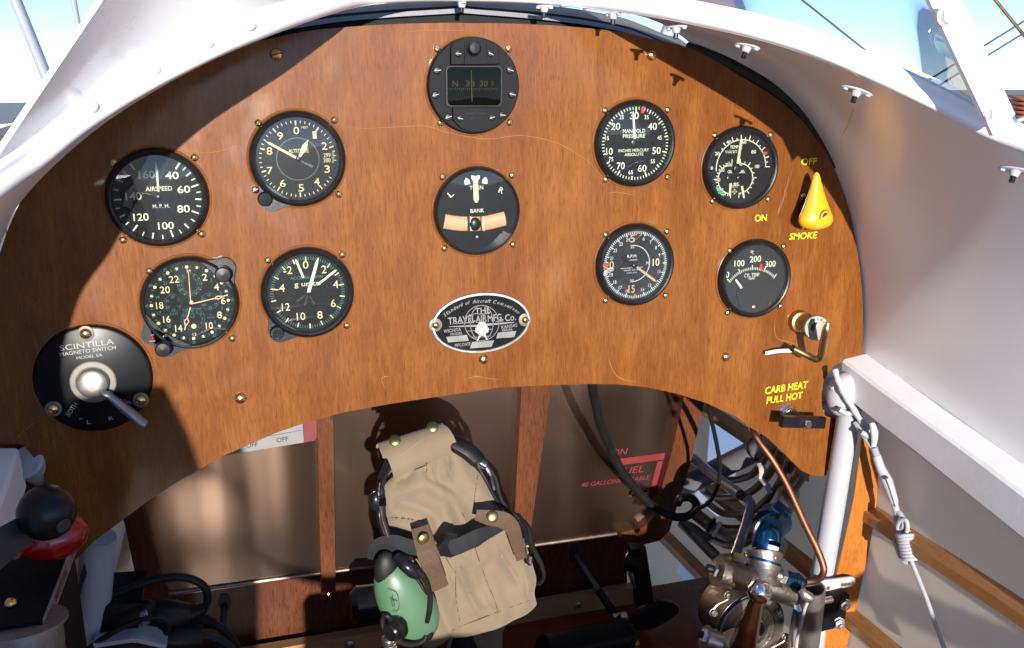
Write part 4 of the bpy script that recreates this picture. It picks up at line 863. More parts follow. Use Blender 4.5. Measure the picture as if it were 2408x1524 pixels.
st = full + [0, -.009, -.0058]; MB().shell([[p, p + [0, -.0005, -.0042]] for p in st], .001).build('metal_strip', 'grey_tube', dk_)
MB().shell([[p + [0, .006, .0], p + [0, -.002, -.012], p + [0, -.006, -.035], p + [0, -.006, -.06]] for p in full], .001).build('backing', 'black_cloth', dk_)
MB().shell([[p + [0, .004 + y, -.02 * y] for y in (0, .03, .06, .09)] for p in full], .0015).build('deck_skin', 'white_paint', dk_)

# fuselage: fabric side walls, stringers, formers, steel tubes
WR, WL = .42, 2 * x0 - .42
rw = thing('right_side_wall', 'cream fabric cockpit side wall on wooden stringers, right of the panel', 'side wall', (WR, -.2, -.4))
outer = [(-.95, LONG_Z(-.95)), (-.95, -.72), (1.4, -.72), (1.4, .16)]
sun_patch_holes = [[PX(zL(*p), WR)[1:] for p in h] for h in ([(372, 38), (588, 230), (575, 330), (490, 545), (345, 400)], [(185, 1010), (268, 1112), (240, 1142), (165, 1062)], [(292, 560), (338, 606), (434, 716), (405, 722), (310, 640), (270, 585)])]  # openings added in the shape of bright sun patches on the wall
b = MB(); polys = [[Vector((p[0], p[1], 0)) for p in outer]] + [[Vector((p[0], p[1], 0)) for p in h] for h in sun_patch_holes]
allp = [p for q in polys for p in q]
for dx in (0, .0012):
    o = len(b.v); b.v += [(WR + dx, p.x, p.y) for p in allp]
    for t in geometry.tessellate_polygon(polys): b.f.append(tuple(o + i for i in t)); b.m.append(0)
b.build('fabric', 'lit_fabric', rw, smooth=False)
def stringer(par, x, z, y0, y1, hz=.011, hx=.008):
    s = -1 if x > 0 else 1; xs = [x, x + s * hx * 2]; P = [(xs[0], y0, z - hz), (xs[1], y0, z - hz * .55), (xs[1], y0, z + hz * .55), (xs[0], y0, z + hz)]
    MB().prism(P, (0, y1 - y0, 0)).build('stringer', 'spruce', par, smooth=False)
stringer(rw, WR, -.252, -.9, -.03); stringer(rw, WR, -.395, -.9, .0); stringer(rw, WR, -.375, .05, 1.35, .010); stringer(rw, WR, -.530, .05, 1.35, .012); stringer(rw, WR, -.255, .1, 1.35, .010)
cl = [[zM(375, 240), zM(335, 560), zM(275, 850), zM(205, 1150), zM(125, 1524), zM(100, 1640)], [zM(412, 262), zM(372, 560), zM(312, 850), zM(243, 1120), zM(165, 1524), zM(140, 1640)], [zM(464, 172), zM(471, 560), zM(436, 850), zM(385, 1100), zM(285, 1524), zM(255, 1640)]]
G = [[PX(p, x) for p in c_] for c_, x in zip(cl, (.388, .396, .4185))]; G = [[*map(np.array, catmull(c_, 4))] for c_ in G]
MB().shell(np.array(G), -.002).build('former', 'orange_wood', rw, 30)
lw = thing('left_side_wall', 'cream fabric cockpit side wall in shade, left of the tank', 'side wall', (WL, -.2, -.4))
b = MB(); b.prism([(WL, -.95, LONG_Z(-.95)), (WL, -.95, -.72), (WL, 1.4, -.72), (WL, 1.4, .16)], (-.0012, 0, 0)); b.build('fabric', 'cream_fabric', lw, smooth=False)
for z in (-.252, -.39, -.53): stringer(lw, WL, z, -.9, 1.35)
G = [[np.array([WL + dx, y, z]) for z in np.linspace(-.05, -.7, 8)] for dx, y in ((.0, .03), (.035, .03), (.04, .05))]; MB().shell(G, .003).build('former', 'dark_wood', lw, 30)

fr = thing('fuselage_frame', 'white painted steel tube frame with fabric-wrapped square longerons beside the panel', 'fuselage frame', (x0, -.2, -.1))
for s in (1, -1):
    X = lambda x: x if s > 0 else 2 * x0 - x
    sec = [(.4135, .000), (.3855, -.0035), (.383, -.0065), (.382, -.040), (.385, -.0435), (.4135, -.044)]
    yy = np.r_[0 if s > 0 else -.004, np.linspace(-.06, -.94, 14)]; V = []; n_ = len(sec)
    for i, y in enumerate(yy):
        for k, (xx, zz) in enumerate(sec): V.append((X(xx + .0008 * math.sin(9 * y * 7 + k)), y, LONG_Z(y) + zz + (.0012 * math.sin(31 * y + k * 2) if k in (4, 5) else 0)))
    b = MB(); b.add(V, [((i * n_ + k, i * n_ + (k + 1) % n_, (i + 1) * n_ + (k + 1) % n_, (i + 1) * n_ + k) if s > 0 else (i * n_ + k, (i + 1) * n_ + k, (i + 1) * n_ + (k + 1) % n_, i * n_ + (k + 1) % n_)) for i in range(len(yy) - 1) for k in range(n_)] + [tuple(range(n_))[::-s]])
    b.build('longeron', 'white_fabric', fr, 25)
up0 = PY(D(1999, 955), -.018); up1 = PY(zL(1045, 1105), .0); up2 = PY(zL(985, 1600), .012)
MB().tube([up0, up1, up2], .0128, n=20, sub=0).build('upright_tube', 'white_tube', fr)
MB().lathe([(.0142, 0), (.0142, .0012), (.0128, .0020)], up1 + (up0 - up1) * .03, up0 - up1, n=24).build('collar', 'white_tube', fr)
MB().tube([PY(zI(668, 770), .05), PY(zI(640, 1150), .06), PY(zI(600, 1560), .07)], .0165, n=20, sub=0).build('upright_tube', 'white_tube', fr)
MB().cyl(PY(D(1905, 912), .03), PY(D(1990, 917), -.012), .0145, 20).build('cross_tube', 'white_tube', fr); MB().cyl(PY(D(1900, 956), .045), PY(D(2000, 962), .0), .0140, 20).build('cross_tube', 'white_tube', fr)
MB().cyl(PY(D(60, 1085), .0), PY(D(128, 1120), .04), .0150, 20).build('cross_tube', 'white_tube', fr)
MB().sphere(PY((1984, 928), -.012), .0205, 28, 18, (1.0, .8, 1.25)).build('joint', 'white_tube', fr)
for pts, y0_, y1_, r in ((((1962, 868), (1970, 895), (1983, 925), (2002, 955), (2024, 990), (2046, 1012)), -.022, -.044, .0042), (((1955, 908), (1966, 925), (1970, 945), (1966, 968)), -.016, -.018, .0036), (((1972, 962), (1990, 972), (2012, 972), (2026, 988)), -.030, -.034, .0036)):
    P = catmull([PY(p, y) for p, y in zip(pts, np.linspace(y0_, y1_, len(pts)))], 10); k_ = len(P)
    MB().tube(P, [r * .78 * (1 + .09 * math.sin(i * .8)) for i in range(k_)], n=12, sub=0).build('weld', 'white_tube', fr, 80)
for s, (y0_, x1_) in ((1, (.0, 0)),):
    MB().cyl(PY(zL(90, 592), .38), PX(zL(830, 228), .412), .0155, 20).build('diagonal_tube', 'grey_tube', fr)
for p in ((652, 305), (722, 262)):
    e0_, e1_ = PY(zL(90, 592), .38), PX(zL(830, 228), .412); d_ = norm(e1_ - e0_); q = min((e0_ + (e1_ - e0_) * t for t in np.linspace(0, 1, 200)), key=lambda X: np.linalg.norm(proj(X) - np.array(zL(*p)))); MB().lathe([(.0150, -.003), (.0172, -.0015), (.0172, .0015), (.0150, .003)], q, d_, n=24).build('rubber_band', 'black_rubber', fr)

# bulkhead, plank and floor
bh = thing('lower_bulkhead', 'varnished orange plywood bulkhead under the fuel tank with two dark oval slots', 'bulkhead', (x0, .33, -.5))
xr = PY(zK(858, 1000), .31)[0]; MB().prism([(WL, .315, -.37), (xr, .315, -.37), (xr, .315, -.60), (WL, .315, -.60)], (0, .008, 0)).build('board', 'dark_wood', bh, smooth=False)
for z_, (x, y), rx, ry in ((zK, (550, 995), 29, 48), (zI, (1522, 1215), 42, 64)):
    P = [PY(z_(x + rx * math.copysign(abs(math.cos(a)) ** .7, math.cos(a)), y + ry * math.sin(a)), .3145) for a in np.linspace(0, 2 * math.pi, 24, endpoint=False)]; MB().prism(P, (0, .002, 0)).build('slot', 'black_rubber', bh, smooth=False)
zt = PY(zK(855, 1180), .29)[2]; zb = PY(zK(880, 1292), .275)[2]
pk = MB().prism([(WL, .30, zt), (xr + .004, .30, zt), (xr + .004, .275, zt - .004), (xr + .006, .272, zb), (WL, .272, zb)][0:2] + [(xr + .006, .30, zb), (WL, .30, zb)], (0, -.018, 0)).build('plank', 'pale_board', bh, smooth=False)
for p in (zK(570, 1280), zJ(697, 1500)): q = PY(p, .281); MB().lathe([(.006, 0), (.0055, .003), (.003, .004), (0, .004)], q, n=16).build('bolt', 'steel', bh)
fl_ = MB().prism([(WL, -1.0, zb), (WR, -1.0, zb), (WR, .32, zb), (WL, .32, zb)], (0, 0, -.012)).build('cockpit_floor', 'floor_wood', None, smooth=False); tag(fl_, 'dark red-brown varnished wooden cockpit floor below the headset', 'floor')
fb = MB().prism([(WL + .06, -.92, zb + .012), (WR - .06, -.92, zb + .012), (WR - .06, -.12, zb + .012), (WL + .06, -.12, zb + .012)], (0, 0, -.01)).build('floorboards', 'orange_wood', None, smooth=False); tag(fb, 'varnished orange floorboards under the pilot seat', 'floorboards')  # unseen boards added so the tank picks up a warm reflection
fw = MB().prism([(WL, 1.38, .2), (WR, 1.38, .2), (WR, 1.38, -.72), (WL, 1.38, -.72)], (0, .01, 0)).build('firewall', 'dull_aluminium', None, smooth=False); tag(fw, 'bare metal firewall far forward behind the fuel tank', 'firewall')

# fuel tank with wooden battens and stickers
tk = thing('fuel_tank', 'brushed aluminium fuel tank held by wooden battens, under the panel', 'fuel tank', (x0, .4, -.3))
P = [PY(p, .30) for p in ((262, 1150), (300, 1250), (372, 1396), (400, 1402), (1470, 1250), (1520, 1236), (1553, 1205), (1590, 1130), (1640, 960), (1690, 760))]; ztop = .14
P = [np.array([p[0], .30, p[2]]) for p in P] + [np.array([PY((1690, 760), .3)[0], .30, ztop]), np.array([P[0][0], .30, ztop])]
MB().prism(P, (0, .16, 0), .0).build('shell', 'tank_aluminium', tk, 20)
e_ = [PY(p, .2985) for p in ((372, 1399), (700, 1355), (1100, 1303), (1470, 1252))]; MB().tube(e_, .0025, n=8).build('seam', 'tube_brown', tk)
def batten(P, d=.018, m='dark_wood'): q = [PY(p, .282) for p in P]; MB().prism(q, (0, d, 0)).build('batten', m, tk, smooth=False)
batten([zJ(515, 230), zJ(603, 215), zJ(618, 1215), zJ(538, 1225)]); batten([zK(262, 40), zK(428, 40), zK(310, 880), zK(215, 880)]); batten([zI(835, 640), zI(960, 560), zI(1110, 1160), zI(1190, 1260), zI(960, 1240)])
ho = [(1285, 120), (1245, 300), (1210, 470), (1150, 660), (1085, 870), (1030, 925), (940, 948), (860, 940), (812, 905)]; hi = [(820, 880), (940, 850), (1000, 790), (1040, 640), (1100, 420), (1165, 130), (1170, 60)]
batten([zK(*p) for p in ho + hi], .022)
MB().lathe([(.003, 0), (.003, .002), (0, .003)], PY(zJ(580, 1224), .281), n=12).build('screw', 'brass', tk)
# OFF sticker
def stick(pts, m, y=.2975, d=.0012, nm='sticker'): return MB().prism([PY(p, y) for p in pts], (0, d, 0)).build(nm, m, tk, smooth=False)
stick([zJ(-60, 300), zJ(430, 200), zJ(442, 377), zJ(150, 425), zJ(-60, 460)], 'sticker_white'); stick([zJ(428, 200), zJ(518, 190), zJ(518, 340), zJ(500, 366), zJ(440, 378)], 'decal_red')
def tlet(s_, p, h, wd, rot, m, y=.2968, sh=.0): 
    mx, mz = mpp(p, y); b = MB(); b.text(s_, PY(p, y), h * mz, wd * mx, rot, shear=sh, bold=.015); b.build('lettering', m, tk, smooth=False)
tlet('OFF', zJ(320, 361), 11, 28, 1, 'marking_black'); tlet('OFF', zJ(150, 391), 11, 28, 1, 'marking_black')
q = [zJ(236, 342), zJ(430, 308), zJ(430, 310), zJ(236, 344)]; stick(q, 'marking_black', .2968, .0003, 'sticker_line')
for s_, x, y, h, wd in (('ON', 808, 431, 15, 38), ('FUEL', 868, 532, 16, 62), ('40 GALLONS USEABLE', 786, 592, 10, 160), ('OFF', 918, 657, 15, 48)): tlet(s_, zK(x, y), h, wd, -1, 'decal_red', .2988, .25)
stick([zK(790, 470), zK(1064, 435), zK(1058, 472), zK(780, 508)], 'decal_red', .2985, .0006, 'sticker_bar'); stick([zK(1018, 484), zK(1056, 476), zK(1010, 665), zK(970, 668)], 'decal_red', .2985, .0006, 'sticker_bar')

# rear of the cockpit, wings, struts and wires
ad = thing('rear_deck', 'white rear fuselage deck with tan seat back behind the camera', 'deck', (x0, -1.2, .1))
ra = np.array([p for p in rc if p[1] < -.93]); fl2 = np.vstack([side(ra, 1)[::1], side(ra, -1)[::-1][1:]]); 
fl2 = np.vstack([[x0 + .46, -.93, -.26], fl2, [x0 - .46, -.93, -.26]])
MB().shell([[p + [0, y, .05 * y] for y in (0, -.04, -.08, -.12)] for p in fl2], .0015).build('deck_skin', 'white_paint', ad)
MB().prism([(-.36, -.90, -.50), (.29, -.90, -.50), (.29, -.94, -.34), (.20, -.95, -.30), (-.26, -.95, -.30), (-.36, -.94, -.34)], (0, -.05, 0), .03).build('seat_back', 'leather', ad); MB().prism([(-.30, -.88, -.36), (.23, -.88, -.36), (.23, -.50, -.33), (-.30, -.50, -.33)], (0, 0, -.08), .03).build('seat_cushion', 'leather', ad)
MB().tube([(-.46, -.94, -.36), (-.46, -.945, -.20), (-.465, -.95, .0), (-.47, -.95, .085)], [.05, .06, .058, .04], n=18).build('sun_block_bolster', 'leather', ad)  # unseen bolster added to keep the sun off the throttle corner
for s, nm in ((1, 'right'), (-1, 'left')):
    X = lambda x: x0 + s * x; sec = [(y, z) for y, z in ((1.45, -.70), (1.38, -.655), (1.2, -.63), (.9, -.625), (.5, -.645), (.05, -.69), (.05, -.70), (.7, -.735), (1.3, -.73))]
    wg = MB().prism([(X(.47), y, z) for y, z in sec], (s * 4.0, 0, 0)).build('lower_wing', 'white_paint', None, 40); tag(wg, f'white lower wing of the biplane on the {nm} side of the fuselage', 'wing')
def strut(a, b_, r, ya, yb, lab, grp='cabane struts'):
    p, q = PY(a, ya), PY(b_, yb); d_ = q - p; o = MB().tube([p - d_ * .35, q + d_ * .9], r, n=16, sub=0, flat=.45, up=(1, 0, .2)).build('cabane_strut', 'white_tube'); tag(o, lab, 'strut', grp)
strut((116, 196), (37, 0), .0165, .55, .60, 'thick pale grey strut, leftmost, leaning against the blue sky'); strut((187, 75), (173, 0), .0095, .8, .8, 'slim pale strut between the thick strut and the white pane')
strut((1210, 22), (1221, 0), .0085, .9, .9, 'thin pale strut seen above the panel between two rim nuts, nearest the compass'); strut((1330, 28), (1310, 0), .0080, .9, .9, 'thin slanted strut above the suede roll, right of the compass'); strut((1375, 35), (1384, 0), .0145, 1.0, 1.0, 'broad pale strut rising behind the suede roll'); strut((1553, 92), (1596, 0), .0130, .9, .9, 'pale strut crossing behind the rim where the suede roll ends')
def wirep(a, b_, y, r, lab, m='cable_grey', grp='bracing wires outside'):
    p, q = PY(a, y), PY(b_, y); d_ = q - p; o = MB().tube([p - d_ * .4, q + d_ * .6], r, n=8, sub=0).build('flying_wire', m); tag(o, lab, 'wire', grp)
wirep((2120, 187), (1885, 0), .9, .0022, 'thin dark wire slanting down to the rim inside the clear pane'); wirep((2155, 206), (2407, 50), 1.2, .0028, 'upper of two parallel dark wires crossing behind the windscreen strap'); wirep((2180, 218), (2407, 78), 1.2, .0028, 'lower of two parallel dark wires crossing behind the windscreen strap'); wirep((2400, 75), (2335, -5), .5, .0030, 'thick brownish wire in the top right corner', 'old_brass'); wirep((2390, 285), (2407, 279), .6, .004, 'short white rod right of the windscreen strap', 'white_tube')

# ------------------------------------------------------------------ headset, helmet and control stick
YC = .075
hs = thing('canvas_helmet', 'khaki canvas flying helmet hung on the control stick under the panel', 'helmet', PY(zV(1150, 900), YC))
Lp = [PY(p, YC) for p in (zU(600, 1000), zU(520, 1080), zU(478, 1200), zU(520, 1320), zU(530, 1450), zV(195, 60), zV(240, 260), zV(420, 420), zV(500, 520), zV(560, 700), zV(680, 900), zV(720, 1020), zV(790, 1180), zV(880, 1395))]
Rp = [PY(p, YC) for p in (zU(1350, 640), zU(1480, 720), zU(1620, 850), zU(1780, 1030), zU(1905, 1200), zV(1500, 0), zV(1600, 120), zV(1690, 250), zV(1780, 480), zV(1830, 640), zV(1855, 750), zV(1835, 890), zV(1845, 960), zV(1862, 1028))]
nU, nV = 72, 96
Lq = resample(catmull(Lp, 6), nV); Rq = resample(catmull(Rp, 6), nV)
creases = [([zU(560, 1330), zU(640, 1180), zU(800, 1060), zU(1000, 1010), zU(1180, 1090), zU(1320, 1250), zU(1420, 1400), zU(1540, 1560)], .0075, 22),
           ([zU(700, 1270), zU(900, 1320), zU(1080, 1400), zU(1190, 1524)], -.0095, 24), ([zU(1260, 1180), zU(1300, 1350), zU(1340, 1540)], -.006, 13),
           ([zU(1240, 640), zU(1300, 800), zU(1340, 950)], -.004, 9), ([zU(1400, 700), zU(1500, 900), zU(1700, 1150)], .004, 20), ([zU(1000, 860), zU(1050, 950), zU(1200, 1020), zU(1350, 1100)], -.0035, 8),
           ([zV(200, 80), zV(450, 95), zV(640, 110)], .004, 12), ([zV(260, 200), zV(380, 260), zV(450, 330)], -.006, 14), ([zV(960, 600), zV(1040, 780), zV(1140, 960), zV(1200, 1060)], -.0065, 12), ([zV(1080, 560), zV(1160, 760), zV(1240, 920)], .0045, 18),
           ([zV(1450, 470), zV(1540, 590), zV(1610, 690)], -.0065, 14), ([zV(1290, 640), zV(1400, 900), zV(1450, 1080)], .004, 18), ([zV(1690, 620), zV(1720, 800), zV(1690, 960)], .004, 22), ([zV(700, 130), zV(780, 260), zV(860, 330)], -.004, 14), ([zV(1130, 1110), zV(1230, 1080), zV(1300, 1010)], -.005, 14),
           ([zV(830, 700), zV(950, 1000), zV(990, 1240)], .0035, 18), ([zV(1000, 510), zV(1120, 500), zV(1250, 400)], .003, 14), ([zU(560, 1480), zU(760, 1440), zU(900, 1470), zU(1000, 1524)], -.004, 5), ([zU(660, 1010), zU(760, 980), zU(860, 900)], -.004, 6), ([zU(1290, 650), zU(1320, 780), zU(1300, 900)], -.004, 5), ([zU(1130, 720), zU(1110, 850), zU(1150, 980)], -.003, 6), ([zV(970, 520), zV(1000, 640), zV(1080, 820)], -.004, 5), ([zV(1420, 330), zV(1470, 460), zV(1520, 560)], -.0035, 5), ([zV(700, 900), zV(780, 1100), zV(860, 1330)], .003, 7), ([zU(1230, 1200), zU(1270, 1330), zU(1260, 1470)], -.004, 6), ([zV(1640, 560), zV(1700, 720), zV(1720, 860)], -.003, 6), ([zV(880, 640), zV(910, 800), zV(900, 960)], -.003, 7)]
cr = [(np.array(catmull(c_, 6))[:, :2], a_, w_) for c_, a_, w_ in creases]
def cap_pt(u, v, sgn=1):
    i = v * (nV - 1); i0 = int(min(i, nV - 2)); f_ = i - i0; L = Lq[i0] * (1 - f_) + Lq[i0 + 1] * f_; R = Rq[i0] * (1 - f_) + Rq[i0 + 1] * f_
    p = L * (1 - u) + R * u; wd = np.linalg.norm(R - L); dep = .16 * wd * math.sin(math.pi * min(max(u, 0), 1)) ** .6 * (.5 + .5 * min(1, v * 3))
    if sgn > 0:
        q = proj(p)
        for c_, a_, w_ in cr: d = np.sqrt(((c_ - q) ** 2).sum(1)).min(); dep += a_ * .85 * math.exp(-(d / (w_ * .75)) ** 2)
        dep += .0011 * math.sin(u * 17 + v * 9) * math.sin(v * 21 + u * 4)
    return p + np.array([0, -dep * sgn, 0])
G = [[cap_pt(u, v) for u in np.linspace(0, 1, nU)] for v in np.linspace(0, 1, nV)]
GB = [[cap_pt(u, v, -1) for u in np.linspace(1, 0, 24)] for v in np.linspace(0, 1, nV)]
b = MB().shell(np.array(G)[:, ::-1], -.0012); b.shell(np.array(GB)[:, ::-1], -.0012); b.build('cap_body', 'khaki', hs, 80)
def on_cap(pts, d=.0008):
    out_ = []
    Gn = np.array(G).reshape(-1, 3); Pn = np.array([proj(p) for p in Gn])
    for p in pts: i = np.argmin(((Pn - np.array(p)) ** 2).sum(1)); y = Gn[i][1] - d; out_.append(PY(p, y))
    return np.array(out_)
for nm, pts in (('hem', [zV(905, 1330), zV(1060, 1260), zV(1250, 1190), zV(1450, 1110), zV(1640, 1040), zV(1845, 965)]), ('seam', [zV(1030, 0), zV(1110, 160), zV(1190, 430), zV(1290, 720), zV(1390, 960), zV(1440, 1110)]), ('seam', [zV(960, 560), zV(960, 760), zV(970, 980), zV(1010, 1230)]), ('seam', [zU(1690, 930), zU(1660, 1100), zU(1630, 1400)]), ('seam', [zU(1020, 740), zU(1040, 860), zU(1030, 920)]), ('seam', [zV(210, 50), zV(420, 75), zV(600, 95)]), ('seam', [zV(700, 180), zV(860, 520), zV(930, 640)])):
    P = on_cap(resample(catmull([(*p, 0) for p in pts], 6), 26)[:, :2]); MB().tube(P, .00065, n=6, sub=0).build(nm, 'thread', hs)
# sleeve round the headband
a0, a1 = PY(zU(505, 800), .085), PY(zU(1320, 500), .085); axd = norm(a1 - a0); up_ = norm(np.cross(axd, [0, 1, 0])); up_ = up_ if up_[2] > 0 else -up_; fw_ = np.array([0, -1.0, 0])
Gs = []
for t in np.linspace(0, 1, 20):
    o = a0 + (a1 - a0) * t; r = .0215 - .0035 * t + .0008 * math.sin(t * 11); Gs.append([o + up_ * r * 1.02 * math.cos(a) + fw_ * r * .95 * math.sin(a) + axd * .004 * math.sin(a) * (1 if t < .5 else 1.2) for a in np.linspace(-.9, 3.9, 26)])
MB().shell(Gs, .0013).build('headband_sleeve', 'khaki', hs, 80)
Gf = []
for t in np.linspace(-.01, .985, 20):
    o = a0 + (a1 - a0) * t; r = .0222 - .0035 * t; e = .88 + .22 * math.sin(t * 6.3 + .3); Gf.append([o + up_ * r * 1.05 * math.cos(a) + fw_ * r * 1.0 * math.sin(a) for a in np.linspace(-.9, e, 12)])
MB().shell(Gf, .0022).build('snap_flap', 'khaki', hs, 60)
snap_m = proto(MB().lathe([(.0068, 0), (.0066, .0012), (.0050, .0026), (.0025, .0032), (0, .0033)], (0, 0, 0), n=24), 'snap', 'old_brass')
for p, y, rx in ((zU(632, 515), .066, -.9), (zU(1112, 343), .068, -.9)): inst(snap_m, 'snap', hs, PY(p, y), (rx, 0, -.2), .95)
# webbing loops
def strap(pts, wd, m, y=None, d=.003, nm='webbing_loop', par=None, th=.0014):
    c_ = resample(catmull([(*p, 0) for p in pts], 8), 30)[:, :2]; P = on_cap(c_, d) if y is None else np.array([PY(p, yy) for p, yy in zip(c_, np.interp(np.linspace(0, 1, 30), np.linspace(0, 1, len(y)), y))])
    if y is None: k = np.ones(9) / 9; yy = np.convolve(np.pad(P[:, 1], 4, 'edge'), k, 'valid'); P[:, 1] = np.minimum(P[:, 1], yy)
    T = np.gradient(P, axis=0); W = np.interp(np.linspace(0, 1, 30), np.linspace(0, 1, len(wd)), wd) if hasattr(wd, '__len__') else np.full(30, wd)
    Gq = []
    for p, t, w_ in zip(P, T, W): v = norm(np.cross(t, [0, 1, 0])) * w_ / 2; Gq.append([p - v + [0, .0012, 0], p - v * .5, p + v * .5, p + v + [0, .0012, 0]])
    return MB().shell(Gq, th).build(nm, m, par or hs, 60)
# chin strap first, then the loops over it
hd = thing('headset', 'green-cupped pilot headset with black cables clipped round the khaki helmet', 'headset', PY(zJ(1010, 1250), .04))
strap([zV(50, 520), zV(110, 400), zV(260, 360), zV(500, 400), zV(640, 440), zV(760, 420)], [.014, .024, .022, .016, .014, .012], 'black_cloth', [.066, .050, .040, .034, .030, .030], nm='chin_strap', par=hd)
strap([zV(770, 430), zV(960, 390), zV(1150, 310), zV(1300, 240), zV(1450, 170), zV(1500, 150)], [.013, .019, .018, .020, .014, .010], 'black_cloth', [.026, .020, .018, .022, .034, .040], nm='chin_strap', par=hd)
P = [PY(p, .020) for p in (zV(765, 400), zV(880, 250), zV(985, 270), (zV(1000, 480)), zV(900, 515), zV(800, 490))]; MB().prism(P, (0, .006, 0), .05).build('buckle', 'black_plastic', hd)
strap([zV(560, 170), zV(600, 300), zV(640, 440), zV(680, 580), zV(740, 720), zV(790, 850)], [.0185, .0200, .0210, .0205, .0190, .0185], 'webbing', [.040, .030, .022, .022, .028, .032])
strap([zV(1190, 30), zV(1340, 60), zV(1500, 90), zV(1600, 180), zV(1650, 340), zV(1700, 520)], [.011, .017, .018, .015, .013, .011], 'webbing', [.034, .030, .030, .032, .038, .044])
for p, y, rx, rz in ((zV(600, 300), .0275, .1, .2), (zV(1375, 50), .0265, -.4, 0)): inst(snap_m, 'snap', hs, PY(p, y), (rx, 0, rz), .95)
# lower flaps of the helmet
def flap(pts, ys, nm='ear_flap'):
    P = [PY(p, y) for p, y in zip(pts, ys)]; c_ = np.mean(P, axis=0); n_ = len(P); b = MB(); R1_ = [c_ + (p - c_) * .55 + np.array([0, -.006, 0]) for p in P]; b.add(P + R1_ + [c_ + np.array([0, -.007, 0])], [(k, (k + 1) % n_, n_ + (k + 1) % n_, n_ + k) for k in range(n_)] + [(n_ + k, n_ + (k + 1) % n_, 2 * n_) for k in range(n_)]); b.build(nm, 'khaki', hs, 80)
flap([zV(520, 560), zV(640, 900), zV(730, 1020), zV(800, 1150), zV(890, 1400), zV(840, 1460), zV(720, 1524), zV(590, 1515), zV(650, 1350), zV(640, 1150), zV(560, 900)], [.07] * 11)
flap([zV(880, 1395), zV(1250, 1270), zV(1640, 1120), zV(1560, 1210), zV(1490, 1350), zV(1480, 1600), zV(1180, 1600), zV(1130, 1380), zV(1000, 1420), zV(900, 1600), zV(860, 1600)], [.105] * 11)
# headset: band, rods, cups, cables
MB().tube([PY(p, y) for p, y in ((zU(620, 640), .085), (zU(540, 830), .075), (zU(470, 1000), .068), (zU(435, 1200), .060), (zU(440, 1400), .056), (zV(110, 60), .054), (zV(150, 200), .052), (zV(200, 290), .05))], [.0040, .0042, .0042, .0040, .0038, .0036, .0036, .0034], n=12).build('headband_arm', 'black_plastic', hd)
MB().tube([PY(p, y) for p, y in ((zU(590, 830), .068), (zU(500, 1000), .060), (zU(466, 1180), .052), (zU(480, 1400), .048), (zV(165, 100), .047), (zV(215, 280), .045))], .0022, n=8).build('cable', 'black_rubber', hd)
MB().tube([PY(p, y) for p, y in ((zU(436, 1050), .052), (zU(420, 1180), .050), (zU(440, 1330), .046), (zU(470, 1524), .044), (zV(150, 130), .044), (zV(195, 270), .044))], .0015, n=8).build('slider_rod', 'chrome', hd)
for p, y, r in ((zU(395, 1285), .052, .0085), (zU(345, 1283), .054, .0045)): MB().sphere(PY(p, y), r, 14, 10, (.9, .8, 1.3)).build('slider_block', 'black_plastic', hd)
MB().cyl(PY(zU(322, 1283), .053), PY(zU(480, 1285), .044), .0022, 10).build('adjusting_pin', 'chrome', hd); q = PY(zU(474, 1285), .044); MB().box(q, (.0035, .003, .0045)).build('clamp', 'chrome', hd)
MB().tube([PY(p, y) for p, y in ((zU(1330, 530), .08), (zU(1440, 580), .076), (zU(1560, 650), .072), (zU(1660, 740), .070), (zU(1715, 790), .068))], [.0115, .0125, .0130, .0125, .0110], n=14, flat=.7).build('head_pad', 'black_rubber', hd)
MB().cyl(PY(zU(1700, 790), .066), PY(zU(1790, 840), .064), .0045, 12).build('pivot', 'chrome', hd)
MB().tube([PY(p, y) for p, y in ((zU(1690, 830), .072), (zU(1800, 1020), .068), (zU(1880, 1180), .066), (zK(150, 740), .064))], [.0045, .0042, .004, .004], n=10, flat=.6).build('headband_arm', 'black_plastic', hd)
MB().tube([PY(p, y) for p, y in ((zU(1790, 860), .062), (zU(1850, 960), .060), (zK(110, 640), .058))], .0018, n=8).build('slider_rod', 'chrome', hd)
MB().tube([PY(p, y) for p, y in ((zK(60, 500), .066), (zK(110, 570), .064), (zK(140, 680), .062), (zK(180, 750), .062), (zK(240, 800), .064), (zK(290, 860), .066), (zK(320, 960), .068), (zK(370, 1060), .07), (zK(384, 1120), .072), (zK(365, 1160), .078), (zK(330, 1168), .085))], [.0024, .0024, .0024, .003, .004, .005, .0036, .0026, .0024, .0024, .0024], n=10).build('cable', 'black_rubber', hd)
MB().tube([PY(p, y) for p, y in ((zV(1640, 60), .068), (zV(1720, 160), .068), (zV(1750, 280), .068))], [.010, .009, .006], n=12, flat=.6).build('cable_sleeve', 'black_rubber', hd)
MB().tube([PY(p, y) for p, y in ((zV(1715, 290), .058), (zV(1735, 400), .056), (zV(1745, 540), .058), (zV(1790, 580), .060), (zV(1800, 500), .062))], .0022, n=8).build('yoke_wire', 'chrome', hd)
